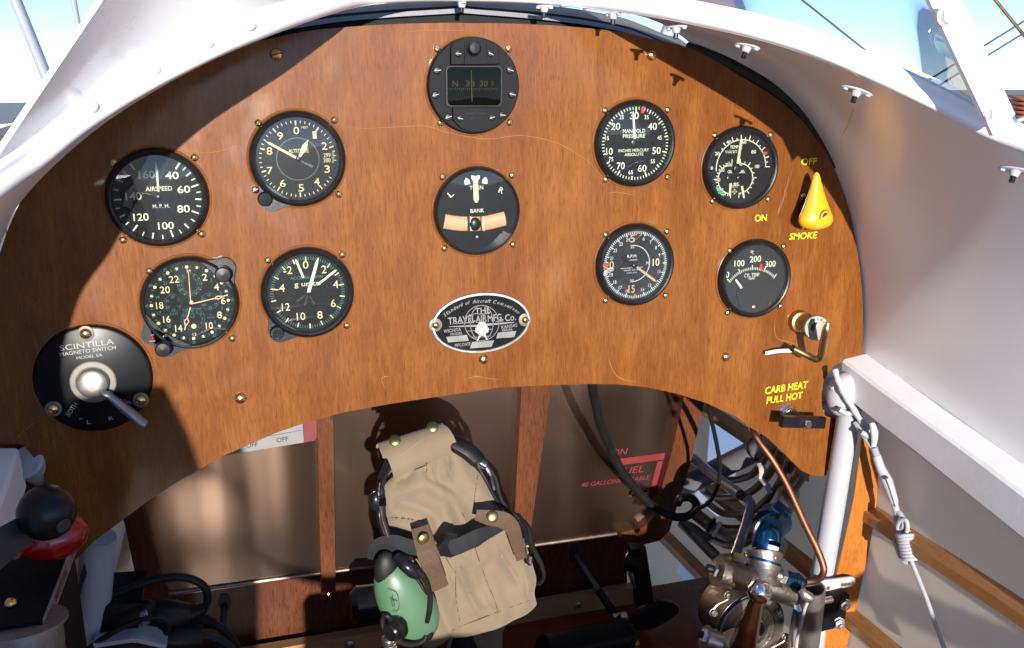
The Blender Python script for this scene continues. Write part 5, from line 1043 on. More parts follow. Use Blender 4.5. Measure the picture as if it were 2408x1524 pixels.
# ear cup: an egg-shaped shell tilted in the picture plane
c_ = PY(zJ(1008, 1262), .045); dx_ = PY(zJ(1105, 1440), .045) - PY(zJ(915, 1060), .045); Lh = np.linalg.norm(dx_) / 2 * 1.16; dx_ = norm(dx_); sd = norm(np.cross(dx_, [0, 1, 0])); V = []; n_ = 36; m1 = 22
for i in range(m1 + 1):
    t = -1 + 2 * i / m1; r = max(1 - abs(t) ** 2.6, 0) ** .5
    for k in range(n_): a = 2 * math.pi * k / n_; V.append(c_ + dx_ * Lh * t + sd * .0290 * r * math.cos(a) * (1 + .10 * t) + np.array([0, 1, 0]) * .022 * r * math.sin(a))
b = MB(); b.add(V, [(i * n_ + k, i * n_ + (k + 1) % n_, (i + 1) * n_ + (k + 1) % n_, (i + 1) * n_ + k) for i in range(m1) for k in range(n_)]); b.build('ear_cup', 'headset_green', hd, 60)
MB().sphere(PY(zV(185, 650), .040), .0180, 20, 12, (.75, .5, 1.2)).build('cup_boss', 'black_rubber', hd)
for p in ((610, 1215), (615, 1370)): MB().sphere(PY(zV(*p), .034), .0090, 16, 10, (1.1, .6, 1)).build('cup_boss', 'black_rubber', hd)
b = MB(); yl = .0225
def seg(pts, r=.0003): b.tube([PY(zV(*p), y_) for p, y_ in zip(pts, np.linspace(.0235, .0225, len(pts)))], r, n=5)
seg([(200, 868), (260, 880), (300, 910), (322, 980), (326, 1060), (310, 1105), (260, 1108)]); seg([(222, 965), (280, 985), (310, 1000)]); seg([(240, 990), (255, 1050), (275, 1040), (265, 980)]); seg([(255, 935), (250, 970), (262, 1000)])
b.build('cup_logo', 'marking_black', hd)
q = PY(zV(330, 1270), .026); MB().lathe([(.0125, 0), (.0135, .002), (.0135, .006), (.0105, .008), (.0105, .014), (.0090, .016), (0, .016)], q, norm(np.array([-.75, -.6, -.1])), n=28).build('volume_knob', 'black_plastic', hd)
MB().tube([PY(p, y) for p, y in ((zV(300, 500), .030), (zV(400, 590), .020), (zV(480, 660), .018), (zV(560, 700), .018))], [.006, .0075, .0075, .006], n=12).build('yoke_block', 'black_plastic', hd)
for sh in (0, 22): MB().tube([PY(zV(x + sh, y), .020) for x, y in ((470, 690), (540, 770), (590, 850), (640, 920))], .0017, n=8).build('yoke_wire', 'chrome', hd)
MB().tube([PY(p, y) for p, y in ((zV(520, 640), .014), (zV(600, 730), .014), (zV(660, 850), .016), (zV(682, 970), .018), (zV(670, 1110), .020), (zV(640, 1230), .024))], .0026, n=10).build('cable', 'black_rubber', hd)
MB().tube([PY(p, y) for p, y in ((zV(250, 1230), .024), (zV(200, 1170), .024), (zV(150, 1180), .026), (zV(145, 1260), .026), (zV(190, 1350), .024), (zV(280, 1420), .022), (zV(400, 1480), .022), (zV(520, 1480), .024), (zV(600, 1440), .026), (zV(625, 1390), .028))], .0028, n=10).build('cable', 'black_rubber', hd)
b = MB(); ax_a, ax_b = PY(zV(200, 1400), .03), PY(zV(240, 1560), .03); d_ = norm(ax_b - ax_a); u = norm(np.cross(d_, [0, 1, 0])); v = np.cross(u, d_)
b.tube([ax_a + d_ * .024 * t + (u * math.cos(t * 40) + v * math.sin(t * 40)) * .006 for t in np.linspace(0, 1, 90)], .0012, n=6, sub=0); b.build('coiled_lead', 'steel', hd)
st_ = thing('control_stick', 'black tubular control stick standing below the khaki helmet', 'control stick', PZ(zV(1045, 1620), zb)); MB().tube([PY(zV(1040, 1330), .115), PY(zV(1052, 1700), .105), PY(zV(1056, 1900), .10)], .0185, n=20, sub=0).build('stick', 'black_paint', st_)

# rudder pedals and linkages
pd = thing('rudder_pedal', 'black rudder pedal and arm at the right of the bulkhead', 'rudder pedal', PY(zK(960, 1400), .2))
P = [PY(zK(*p), .235) for p in ((865, 955), (955, 960), (992, 1205), (1000, 1270), (905, 1300), (900, 1180))]; MB().prism(P, (0, .014, 0), .03).build('arm', 'black_paint', pd)
P = [PY(zK(*p), .19) for p in ((880, 1390), (900, 1345), (960, 1315), (1035, 1272), (1110, 1278), (1143, 1300), (1138, 1330), (1060, 1385), (1010, 1412), (900, 1412))]; MB().prism(P, (0, .012, 0), .04).build('foot_plate', 'black_paint', pd)
P = [PY(zK(*p), .215) for p in ((905, 1400), (1010, 1400), (960, 1524), (930, 1600), (880, 1600))]; MB().prism(P, (0, .014, 0), .03).build('arm', 'black_paint', pd)
MB().tube([PY(zK(*p), .24) for p in ((868, 1050), (872, 1120), (905, 1190), (910, 1130), (890, 1080))], .004, n=8).build('bracket', 'steel', pd)
b = MB().cyl(PY(zK(845, 1035), .245), PY(zK(930, 1060), .23), .014, 18); b.build('hinge', 'black_paint', pd)
rd_ = thing('brake_rod', 'thin dark rod running from the oval slot to the pedal linkage', 'rod', PY(zK(840, 1450), .15)); MB().tube([PY(zK(560, 1005), .31), PY(zK(700, 1220), .25)], .0042, n=10, sub=0).build('rod', 'grey_lever', rd_); MB().tube([PY(zK(695, 1210), .252), PY(zK(775, 1325), .21), PY(zK(800, 1370), .20)], .0062, n=12, sub=0).build('rod_end', 'black_paint', rd_)
MB().cyl(PY(zK(770, 1360), .195), PY(zK(845, 1345), .195), .0065, 8).build('bolt', 'steel', rd_); MB().tube([PY(zK(790, 1350), .19), PY(zK(825, 1420), .185), PY(zK(860, 1500), .18), PY(zK(880, 1560), .18)], [.0065, .005, .0055, .006], n=12).build('fork', 'black_paint', rd_); MB().cyl(PY(zK(865, 1505), .175), PY(zK(910, 1500), .175), .006, 8).build('bolt', 'old_brass', rd_)
tq_ = MB().cyl(PY(zK(380, 1545), .14), PY(zK(850, 1450), .17), .022, 24).build('torque_tube', 'black_paint', None); tag(tq_, 'black torque tube lying across the floor beside the pedal', 'tube')
lp = thing('left_pedal_tube', 'black round pedal tube sticking out left of the green ear cup', 'rudder pedal', PY(zJ(800, 1270), .2)); lp.name = 'rudder_pedal'
OFF[lp.name] = OFF.get(lp.name, PY(zJ(800, 1270), .2)); OFF[lp.name] = np.array(lp.location)
MB().cyl(PY(zJ(700, 1290), .20), PY(zJ(960, 1262), .20), .0240, 24, .3).build('foot_bar', 'black_paint', lp); MB().cyl(PY(zJ(810, 1310), .205), PY(zJ(960, 1292), .19), .0120, 16).build('bar_sleeve', 'black_plastic', lp)
MB().prism([PY(zJ(*p), .215) for p in ((684, 1300), (700, 1240), (770, 1200), (900, 1168), (960, 1180), (960, 1330), (800, 1364), (720, 1355))], (0, .008, 0), .05).build('bar_plate', 'black_paint', lp)
ro2 = MB().tube([PY(zI(1518, 1250), .31), PY(zI(1508, 1400), .28), PY(zI(1498, 1600), .24)], .0040, n=8, sub=0).build('brake_rod', 'grey_lever'); tag(ro2, 'thin dark rod hanging from the left oval slot behind the cables', 'rod')

# ------------------------------------------------------------------ hoses and pipes on the right
def hose(nm, lab, pts, ys, r, m, cat='hose', grp=None, n=12):
    y = np.interp(np.linspace(0, 1, len(pts)), np.linspace(0, 1, len(ys)), ys) if len(ys) != len(pts) else ys
    Q = [PY(p, yy) for p, yy in zip(pts, y)]; Q = [q if q[0] < .403 - r else PX(p, .403 - r) for p, q in zip(pts, Q)]
    o = MB().tube(Q, r, n=n).build(nm, m); return tag(o, lab, cat, grp)
hose('rubber_hose', 'thick black rubber hose looping down from the panel across the tank', [zK(*p) for p in ((655, -60), (655, 60), (672, 160), (700, 280), (745, 390), (810, 520), (900, 640), (990, 730), (1090, 785), (1170, 792), (1222, 760), (1232, 718), (1200, 686), (1150, 688), (1130, 720))], [.10, .11, .13, .15, .17, .19, .21, .22, .225, .225, .225, .225, .225, .23, .235], .0058, 'black_rubber')
hose('control_cable', 'thin ribbed black cable hanging from the panel edge to the hose end', [zK(*p) for p in ((1298, 120), (1305, 190), (1325, 280), (1345, 370), (1362, 470), (1366, 550), (1350, 630), (1305, 712), (1235, 752), (1190, 800))], [.12, .20], .0028, 'black_rubber', 'cable')
wp = thing('white_pipe', 'pale grey painted pipe with a black joint leading down to the pump fitting', 'pipe', PY(zL(515, 965), .05))
MB().tube([PY(zL(215, 330), .33), PY(zL(380, 462), .235), PY(zL(552, 590), .14)], .0070, n=14, sub=0).build('upper_length', 'grey_tube', wp); MB().tube([PY(zL(548, 586), .14), PY(zL(600, 618), .125)], .0058, n=12, sub=0).build('joint', 'black_rubber', wp); MB().tube([PY(zL(592, 612), .125), PY(zL(612, 640), .118), PY(zL(606, 690), .110), PY(zL(575, 800), .085), PY(zL(530, 930), .055), PY(zL(512, 985), .045)], .0062, n=14).build('lower_length', 'grey_tube', wp)
hose('copper_pipe', 'thin copper pipe curving from the panel down to the blue fitting', [zL(*p) for p in ((612, 165), (630, 210), (672, 275), (745, 375), (830, 520), (895, 660), (955, 790), (1010, 900), (1045, 985), (1060, 1045), (1045, 1090), (1005, 1112), (930, 1125))], [.05, .03, .02, .01, .0, -.008, -.015, -.022, -.028, -.032, -.030, -.025, -.018], .0040, 'copper', 'pipe')
gp = 'brown pipes curving below the diagonal tube'
for k, (pts, ys, r) in enumerate(((((430, 492), (500, 498), (560, 490), (630, 460), (690, 385), (730, 320)), [.30, .28], .0052), (((320, 560), (400, 600), (490, 606), (580, 590), (670, 530), (740, 440), (800, 310)), [.32, .28], .0054), (((350, 642), (440, 700), (530, 708), (620, 690), (710, 620), (780, 530), (850, 370)), [.32, .26], .0050), (((300, 690), (400, 765), (500, 785), (590, 770), (690, 690), (790, 590), (862, 480), (868, 400)), [.32, .26], .0028), (((270, 700), (340, 755), (400, 800), (480, 838), (570, 832), (660, 790), (750, 700), (820, 600), (860, 540), (935, 440)), [.31, .25], .0098), (((190, 760), (260, 790), (330, 838), (400, 862), (470, 892), (560, 885), (640, 850)), [.31, .29], .0068), (((195, 760), (300, 865), (420, 985), (470, 1030)), [.31, .2], .0085))):
    lab = ('topmost brown pipe of the bundle, curving up to the panel edge', 'second brown pipe down, crossing the orange stringer', 'third brown pipe down, passing under the white pipe', 'thinnest reddish pipe among the curved brown pipes', 'thickest brown pipe with clamps, lowest big curve of the bundle', 'wavy bronze pipe under the thickest brown pipe', 'straight dark pipe slanting behind the pump fitting')[k]
    hose('metal_pipe', lab, [zL(*p) for p in pts], ys, r, 'copper' if k == 3 else 'tube_brown', 'pipe', gp)
for p, d in ((zL(372, 775), .30), (zL(408, 800), .30)):
    q = PX(p, .390); ob = MB().lathe([(.0098, -.003), (.0125, -.002), (.0125, .002), (.0098, .003)], q, norm(PY(zL(480, 838), .29) - PY(zL(340, 755), .31)), n=20).build('hose_clamp', 'black_rubber' if p == zL(372, 775) else 'plastic_white'); tag(ob, 'black ring clamp on the thickest brown pipe' if p == zL(372, 775) else 'milky white cable tie on the thickest brown pipe', 'clamp')
o = MB().tube([PX(zL(*p), .385) for p in ((668, 400), (690, 440), (680, 490), (712, 530), (735, 580))], [.004, .006, .0035, .005, .004], n=8, flat=.4).build('cable_tie', 'suede'); tag(o, 'milky plastic strap joining the upper brown pipes', 'cable tie')

# ------------------------------------------------------------------ hand fuel pump
pu = thing('hand_fuel_pump', 'cast metal hand fuel pump with bolted round cover and ball-ended lever', 'fuel pump', PY(zS(870, 1524), .02))
pc = PY(zS(868, 1275), .005); pr_ = .0425
MB().lathe([(pr_ * .93, -.055), (pr_ * .95, -.006), (pr_ * 1.04, -.004), (pr_ * 1.04, 0), (pr_, .0008)], pc, n=64).build('housing', 'cast_metal', pu)
MB().lathe([(pr_, 0), (pr_, .004), (pr_ * .97, .0055), (pr_ * .72, .0058), (pr_ * .715, .0068), (pr_ * .695, .0068), (pr_ * .69, .0050), (pr_ * .43, .0050), (pr_ * .42, .0085), (pr_ * .38, .0095), (pr_ * .20, .0100), (pr_ * .19, .014), (0, .0145)], pc, n=64).build('cover', 'cast_metal', pu, 40)
MB().open_lathe([(pr_ * 1.045, -.001), (pr_ * 1.055, .0005), (pr_ * 1.03, .0018), (pr_ * 1.0, .0005)], pc, n=64).build('gasket_edge', 'dark_blue', pu)
bolt_m = proto(MB().lathe([(.0050, 0), (.0050, .001), (.0042, .0012), (.0042, .0045), (.0034, .0052), (.0018, .0052), (.0018, .0042), (0, .0042)], (0, 0, 0), n=18), 'bolt', 'cast_metal')
for p in ((590, 865), (408, 1075), (490, 1360), (1215, 1090), (1300, 1385), (1075, 930)): inst(bolt_m, 'cover_bolt', pu, PY(zS(*p), -.002))
for pts in (([(585, 850), (630, 870), (615, 905), (560, 940), (470, 985), (415, 1040)]), ([(1060, 965), (1110, 1060), (1170, 1110), (1230, 1130), (1260, 1110), (1235, 1060)]), ([(445, 1330), (480, 1318), (530, 1350), (585, 1400)]), ([(1330, 1400), (1260, 1455), (1180, 1500), (1110, 1540)])): MB().tube([PY(zS(*p), -.006) for p in pts], .0009, n=6).build('locking_wire', 'steel', pu)
b = MB()
def ctext(s_, a0_, a1_, r, h, flip=False):
    for i, ch in enumerate(s_):
        if ch == ' ': continue
        a = R_(a0_ + (a1_ - a0_) * i / max(len(s_) - 1, 1)); o = pc + np.array([math.sin(a) * r, -.0056, math.cos(a) * r]); b.text(ch, o, h, None, -math.degrees(a) + (180 if flip else 0), bold=.01)
ctext('ROMEC PUMP', 32, 128, pr_ * .61, .0048); ctext('ELYRIA', 42, 95, pr_ * .48, .0040); ctext('TYPE D-4', -38, -118, pr_ * .60, .0048, True); ctext('56', -3, -14, pr_ * .62, .0045, True)
for i in range(len(b.v)): pass
b.build('cast_lettering', 'steel', pu, smooth=False)
# valve body across the top
e0, e1 = PY(zS(455, 570), .0), PY(zS(1465, 860), -.012); MB().lathe([(.0168, 0), (.0168, .003), (.0150, .004), (.0152, np.linalg.norm(e1 - e0) * .5), (.0162, np.linalg.norm(e1 - e0) * .98), (.0155, np.linalg.norm(e1 - e0))], e0, e1 - e0, n=32).build('valve_body', 'cast_metal', pu)
b0 = PY(zS(330, 530), .004); MB().cyl(b0, PY(zS(420, 550), .002), .0046, 14).build('valve_stud', 'black_plastic', pu); MB().cyl(PY(zS(405, 545), .001), PY(zS(450, 560), .0), .0088, 6).build('valve_nut', 'steel', pu)
n0, n1 = PY(zS(1030, 640), -.002), PY(zS(1030, 470), .006); MB().lathe([(.0215, -.012), (.0205, .0), (.0200, .020), (.0222, .024), (.0222, .027), (0, .028)], n0, n1 - n0, n=36).build('inlet_boss', 'cast_metal', pu)
t0 = PY(zS(1040, 455), .004); axi = norm(PY(zS(1065, 330), .008) - t0); MB().lathe([(.0200, -.001), (.0200, .0015), (.0175, .002)], t0, axi, n=32).build('sealant', 'blue_anodised', pu); MB().lathe([(.0150, 0), (.0165, .001), (.0165, .0115), (.0150, .013), (0, .013)], t0, axi, n=6).build('hexagon_nut', 'steel', pu, 20)
t1 = t0 + axi * .0125; b = MB()
for i in range(4): b.lathe([(.0128, i * .0018), (.0134, i * .0018 + .0009), (.0128, i * .0018 + .0018)], t1, axi, n=28)
b.build('thread_tape', 'plastic_white', pu)
MB().tube([t1 + axi * .006, PY(zS(1065, 240), .012), PY(zS(1085, 110), .02), PY(zS(1140, 30), .035), PY(zS(1210, -30), .055)], [.0155, .0165, .0170, .0170, .0170], n=24).build('elbow', 'blue_anodised', pu, 60)
h0, h1 = PY(zL(735, 762), .045), PY(zL(795, 690), .075); MB().lathe([(.0185, 0), (.0200, .001), (.0200, .012), (.0180, .014), (.0180, .017), (.0195, .018), (.0195, .030), (.0170, .032), (0, .032)], h0, h1 - h0, n=6).build('swivel_nut', 'dark_blue', pu, 20)
MB().tube([PY(zL(780, 700), .08), PY(zL(815, 640), .10), PY(zL(845, 570), .13), PY(zL(860, 520), .16)], .0145, n=18).build('outlet_hose', 'dull_aluminium', pu)
MB().prism([PY(zS(*p), .045) for p in ((1190, 130), (1260, 110), (1340, 250), (1330, 280), (1220, 520), (1170, 480))], (0, .01, 0)).build('back_bracket', 'black_rubber', pu)
# small fittings
f0, f1 = PY(zS(480, 410), .03), PY(zS(640, 440), .022); MB().lathe([(.0046, 0), (.0052, .001), (.0085, np.linalg.norm(f1 - f0))], f0, f1 - f0, n=20).build('flare_fitting', 'old_brass', pu); MB().cyl(f1 - (f1 - f0) * .05, PY(zS(735, 470), .018), .0118, 6).build('flare_nut', 'old_brass', pu, ); MB().cyl(PY(zS(735, 470), .018), PY(zS(825, 495), .012), .0110, 6).build('flare_nut', 'steel', pu)
g0, g1 = PY(zS(1185, 615), -.012), PY(zS(1540, 712), -.022); dg_ = norm(g1 - g0); Lg = np.linalg.norm(g1 - g0); MB().cyl(g0, g0 + dg_ * Lg * .36, .0062, 16).build('nipple', 'steel', pu); MB().cyl(g0 + dg_ * Lg * .16, g0 + dg_ * Lg * .36, .0088, 6).build('hexagon_nut', 'steel', pu); MB().lathe([(.0088, 0), (.0088, .010), (.0095, .011), (.0095, .014), (.0078, .015), (.0078, .018), (.0050, .019), (.0050, .024), (0, .024)], g0 + dg_ * Lg * .35, dg_, n=6).build('blue_coupling', 'blue_anodised', pu, 20)
k0, k1 = PY(zS(300, 1395), -.005), PY(zS(620, 1500), -.012); MB().lathe([(.0150, 0), (.0150, .002), (.0128, .003), (.0130, np.linalg.norm(k1 - k0))], k0, k1 - k0, n=28).build('lower_valve', 'steel', pu); MB().cyl(PY(zS(225, 1340), -.003), PY(zS(300, 1370), -.004), .0044, 14).build('valve_stud', 'black_plastic', pu); MB().cyl(PY(zS(278, 1358), -.004), PY(zS(322, 1378), -.005), .0080, 6).build('valve_nut', 'plastic_white', pu)
# lever with a ball
ba = PY(zS(985, 825), -.060); lo = PY(zS(775, 1490), -.032); MB().tube([lo + (lo - ba) * .12, lo, lo * .5 + ba * .5, ba + (lo - ba) * .10], [.0150, .0145, .0110, .0072], n=24, sub=0).build('lever', 'copper_steel', pu) if 'copper_steel' in MATS else None
MB().sphere(ba, .0212 * .62, 36, 24).build('ball_knob', 'chrome', pu); q = ba + np.array([.0018, -.0118, .0062]); MB().lathe([(.0019, 0), (.0017, .0006), (0, .0006)], q, q - ba, n=16).build('ball_hole', 'marking_black', pu)
MB().lathe([(.0190, 0), (.0200, .004), (.0180, .012), (.0165, .014), (0, .014)], lo + (lo - ba) * .15 + np.array([0, .010, 0]), ba - lo, n=28).build('lever_socket', 'steel', pu)
MB().tube([PY(zS(*p), -.014) for p in ((940, 1150), (1010, 1200), (1030, 1280), (990, 1370))], [.002, .004, .005, .003], n=10, flat=.5).build('cam_spring', 'steel', pu); MB().tube([PY(zS(*p), -.020) for p in ((890, 1320), (940, 1370), (945, 1430), (910, 1480))], [.002, .0045, .004, .002], n=10, flat=.5).build('cam_spring', 'steel', pu)

# socket tube and brackets right of the pump
sk = thing('handle_socket', 'open aluminium tube socket welded to a plate, right of the pump', 'socket', PY(zS(1580, 1524), -.03)); s0, s1 = PY(zS(1650, 780), -.035), PY(zS(1555, 1640), -.010); L_ = np.linalg.norm(s1 - s0)
MB().open_lathe([(.0116, .05), (.0116, .0), (.0136, .0), (.0138, .002), (.0138, L_)], s0, s1 - s0, n=32).build('tube', 'dull_aluminium', sk); MB().lathe([(.0117, .030), (0, .030)], s0, s1 - s0, n=24).build('tube_floor', 'black_rubber', sk)
MB().prism([PY(zS(*p), -.018) for p in ((1480, 830), (1560, 860), (1600, 960), (1500, 1300), (1430, 1560), (1350, 1560), (1400, 1200))], (0, .005, 0)).build('side_plate', 'dull_aluminium', sk)
MB().tube([PY(zS(*p), y) for p, y in (((1500, 800), -.042), ((1540, 860), -.046), ((1600, 900), -.047), ((1600, 940), -.046))], [.004, .0055, .006, .004], n=10).build('weld', 'dull_aluminium', sk); MB().tube([PY(zS(*p), y) for p, y in (((1590, 930), -.046), ((1545, 1030), -.042), ((1500, 1220), -.036), ((1450, 1400), -.030), ((1435, 1560), -.028))], .0019, n=8).build('edge_bead', 'suede', sk)
MB().cyl(PY(zS(1475, 1005), -.018), PY(zS(1475, 1005), -.027), .0075, 6).build('bolt', 'steel', sk)
bk = thing('tab_bracket', 'white perforated tab bracket crossing the wooden former', 'bracket', PY(zL(1150, 1140), -.02)); MB().prism([PY(zL(*p), -.022) for p in ((1010, 1118), (1230, 1090), (1252, 1098), (1256, 1130), (1235, 1150), (1030, 1185))], (0, .003, 0), .03).build('tab', 'white_tube', bk)
for p in ((1085, 1158), (1172, 1137), (1192, 1135), (1212, 1133), (1236, 1130)): MB().lathe([(.0022, 0), (.0022, .0008), (0, .0008)], PY(zL(*p), -.0222), n=12).build('rivet', 'old_brass', bk)
bp_ = thing('black_plate', 'black bolted plate with a moulded clip, lower right beside the former', 'plate', PY(zL(1100, 1400), -.01)); MB().prism([PY(zL(*p), -.012) for p in ((1010, 1240), (1110, 1195), (1200, 1188), (1218, 1200), (1185, 1372), (1170, 1395), (1005, 1436))], (0, .004, 0), .02).build('plate', 'black_paint', bp_)
MB().prism([PY(zL(*p), -.026) for p in ((1055, 1215), (1120, 1180), (1185, 1165), (1200, 1235), (1130, 1250), (1050, 1260))], (0, .012, 0), .05).build('clip', 'black_plastic', bp_); MB().cyl(PY(zL(1045, 1240), -.03), PY(zL(1110, 1225), -.03), .0040, 12).build('pin', 'steel', bp_)
for p in ((1183, 1255), (1150, 1370)): q = PY(zL(*p), -.012); MB().lathe([(.0082, 0), (.0082, .001), (.0066, .0012), (.0066, .005), (.0030, .0058), (.0030, .0090), (0, .0092)], q, (-.2, -1, 0), n=6).build('bolt', 'steel', bp_, 25)

# bracing wire with turnbuckle
tb = thing('bracing_wire', 'white painted bracing wire with turnbuckle and coiled wrap on the right wall', 'bracing wire', PY(zM(690, 1000), -.05))
W = lambda x, y, yy=-.05: PX(zM(x, y), np.interp(y, [150, 700], [.376, .407]) + (yy + .05) * .6)
MB().tube([W(360, 150, -.035), W(400, 215, -.042), W(450, 300)], [.0065, .0056, .0036], n=12, flat=.55).build('lug', 'white_tube', tb); MB().tube([W(455, 150, -.036), W(462, 230, -.044), W(456, 295)], [.005, .004, .003], n=10, flat=.6).build('lug', 'white_tube', tb); MB().cyl(W(380, 208, -.054), W(462, 258, -.040), .0030, 12).build('clevis_pin', 'white_tube', tb)
def thread(a, bb, r, n, nm): 
    d_ = bb - a; b = MB()
    for i in range(n): b.lathe([(r * .82, 0), (r, .5 / n * np.linalg.norm(d_)), (r * .82, 1. / n * np.linalg.norm(d_))], a + d_ * i / n, d_, n=14)
    b.build(nm, 'white_tube', tb)
thread(W(456, 300), W(474, 352), .0043, 6, 'thread'); MB().tube([W(472, 350), W(500, 430), W(535, 500), W(560, 570), W(582, 635)], [.0046, .0050, .0060, .0052, .0046], n=16).build('barrel', 'white_tube', tb)
q = W(532, 488, -.0578); MB().lathe([(.0024, 0), (.0022, .0005), (0, .0005)], q, n=14).build('barrel_hole', 'marking_black', tb); MB().tube([W(535, 490, -.058), W(560, 560, -.057), W(585, 640, -.056), W(592, 665, -.055)], .0008, n=6).build('locking_wire', 'white_tube', tb)
thread(W(580, 632), W(596, 695), .0040, 6, 'thread'); MB().tube([W(598, 690), W(590, 735), W(605, 785), W(632, 790), W(640, 755), W(622, 715), W(602, 692)], .0030, n=10).build('eye', 'white_tube', tb)
MB().tube([W(620, 835, -.052), W(602, 790, -.054), W(615, 750, -.056), W(650, 745, -.052), W(662, 785, -.05), W(655, 830, -.05)], .0023, n=10).build('wire_loop', 'white_tube', tb)
ca, cb = W(642, 825), W(682, 985); d_ = norm(cb - ca); u = norm(np.cross(d_, [0, 1, 0])); v = np.cross(u, d_); Lc = np.linalg.norm(cb - ca)
MB().tube([ca + d_ * Lc * t + (u * math.cos(t * 50) + v * math.sin(t * 50)) * .0074 for t in np.linspace(0, 1, 200)], .0023, n=8, sub=0).build('wire_wrap', 'white_tube', tb)
MB().tube([W(575, 868, -.056), W(592, 905, -.056), W(615, 965, -.056), W(645, 1000, -.054), (W(670, 1000, -.05))], .0023, n=8).build('wire_tail', 'white_tube', tb); MB().tube([ca, cb, W(780, 1230), W(885, 1524), W(960, 1720)], .0023, n=10, sub=0).build('wire', 'white_tube', tb)

# ------------------------------------------------------------------ throttle quadrant, left
KY = -.19
th = thing('throttle_quadrant', 'black throttle quadrant box with brass sector plates and red-lettered strip', 'throttle quadrant', PY(zT(250, 1400), -.22))
f_ = PY(zT(648, 560), -.085); n1y = PX(zT(372, 1285), f_[0])[1]; near = np.array([f_[0], n1y, f_[2]]); xe = f_[0]; zt_ = f_[2]; xl = xe - .085
zn = PX(zT(372, 1285), xe)[2]
pf = [np.array([xe, f_[1], zt_]), np.array([xe, n1y, zn]), np.array([xe, n1y, zn - .13]), np.array([xe, f_[1], zt_ - .10])]
MB().prism([p - [.001, 0, 0] for p in pf], (-.075, 0, 0), .0).build('box', 'black_crackle', th, 20)
sp = [np.array([xe + .0002, f_[1] + .002, zt_ + .001]), np.array([xe + .0002, n1y, zn + .001]), np.array([xe + .0002, n1y, zn - .0115]), np.array([xe + .0002, f_[1] + .002, zt_ - .0115])]
MB().prism(sp, (.0008, 0, 0)).build('label_strip', 'sticker_white', th, smooth=False)
dv = norm(np.array([0, f_[1] - n1y, zt_ - zn])); dw = norm(np.cross([1, 0, 0], dv)); Ls = np.linalg.norm(sp[0] - sp[1]); b = MB()
for s_, t, wd in (('LEAN', .10, .030), ('MIXTURE', .47, .048), ('RICH', .90, .026)): b.text(s_, sp[1] + dv * Ls * t + np.array([.0012, 0, 0]) - dw * .0062, .0066, wd, 0, dv, dw, bold=.015)
b.build('lettering', 'decal_red', th, smooth=False)
for k, (dx, m, r) in enumerate(((-.018, 'black_crackle', .088), (-.034, 'old_brass', .096), (-.052, 'dark_metal' if 'dark_metal' in MATS else 'grey_lever', .098), (-.066, 'old_brass', .100))):
    cy_, cz_ = n1y * .45 + f_[1] * .55, zn - .075; MB().lathe([(r, 0), (r, .004), (r * .93, .0042), (0, .0042)], [xe - .058 + dx * .9, cy_, cz_], (1, 0, 0), n=64).build('sector_plate', m, th)
for p, y in ((zT(95, 1130), -.21),): q = PY(p, y); MB().sphere(q, .0040, 16, 10).build('stop_bolt', 'brass', th)
q = PY(zT(648, 1400), -.03); o = MB().lathe([(.006, 0), (.0055, .0025), (.003, .0038), (0, .004)], q, n=18).build('brass_bolt', 'brass'); tag(o, 'brass round-headed bolt beside the throttle quadrant at the bottom left', 'bolt')
kb = PY(zT(412, 330), KY); kl = np.linalg.norm(kb - CAM); MB().sphere(kb, 58.5 / FPX * kl * .985, 40, 26).build('throttle_knob', 'black_plastic', th)
MB().lathe([(.0052, 0), (.0050, .001), (.0036, .0012), (0, .0006)], kb + norm(np.array([.62, -.72, -.28])) * (58.5 / FPX * kl * .975), norm(np.array([.62, -.72, -.28])), n=20).build('knob_insert', 'grey_lever', th)
l0, l1 = PY(zT(270, 460), KY + .005), PY(zT(-60, 690), KY - .03); d_ = norm(l1 - l0); s_ = norm(np.cross(d_, [0, 1, 0])); P = [l0 + s_ * .0105, l0 - s_ * .0105, l1 - s_ * .0145, l1 + s_ * .0145]; MB().prism(P, (.002, .006, 0), .02).build('throttle_lever', 'grey_lever', th)
kr = PY(zT(455, 530), -.145); MB().sphere(kr, .0255, 36, 22, (1.0, .9, .72)).build('mixture_knob', 'red_plastic', th); MB().tube([kr, PY(zT(250, 590), -.16), PY(zT(120, 690), -.18)], [.011, .007, .005], n=14).build('mixture_lever', 'red_plastic', th)
cy0 = PY(zT(190, 1340), n1y + .01); MB().lathe([(.030, 0), (.030, .002), (.026, .003), (.026, .09)], cy0 + [0, .0, .004], (0, -.12, -1), n=32).build('friction_drum', 'satin_steel', th)

# intercom box and leads, bottom left
ib = thing('intercom_box', 'black intercom box with plugs at the bottom left, below the tank', 'intercom', PY(zI(820, 1524), .08))
P = [PY(zI(*p), .05) for p in ((708, 1236), (955, 1215), (915, 1620), (640, 1620))]; MB().prism(P, (0, .07, 0), .02).build('case', 'black_paint', ib)
P = [PY(zI(*p), .03) for p in ((630, 1500), (890, 1462), (950, 1464), (1130, 1508), (1120, 1530), (940, 1490), (890, 1486), (640, 1524))]; MB().prism(P, (0, .03, 0)).build('tray_lip', 'white_tube', ib, smooth=False)
P = [PY(zI(*p), .035) for p in ((640, 1524), (890, 1487), (940, 1491), (1120, 1532), (1120, 1700), (600, 1700))]; MB().prism(P, (0, .03, 0)).build('tray', 'black_paint', ib, smooth=False)
for a, bb, r in (((950, 1310), (1010, 1295), .0115), ((945, 1445), (1000, 1445), .0105), ((1045, 1480), (1090, 1478), .009)): MB().cyl(PY(zI(*a), .06), PY(zI(*bb), .06), r * .8, 14).build('jack_nut', 'steel', ib)
def plug(pts, rs, y): MB().tube([PY(zI(*p), y) for p in pts], rs, n=14, sub=3).build('jack_plug', 'black_rubber', ib)
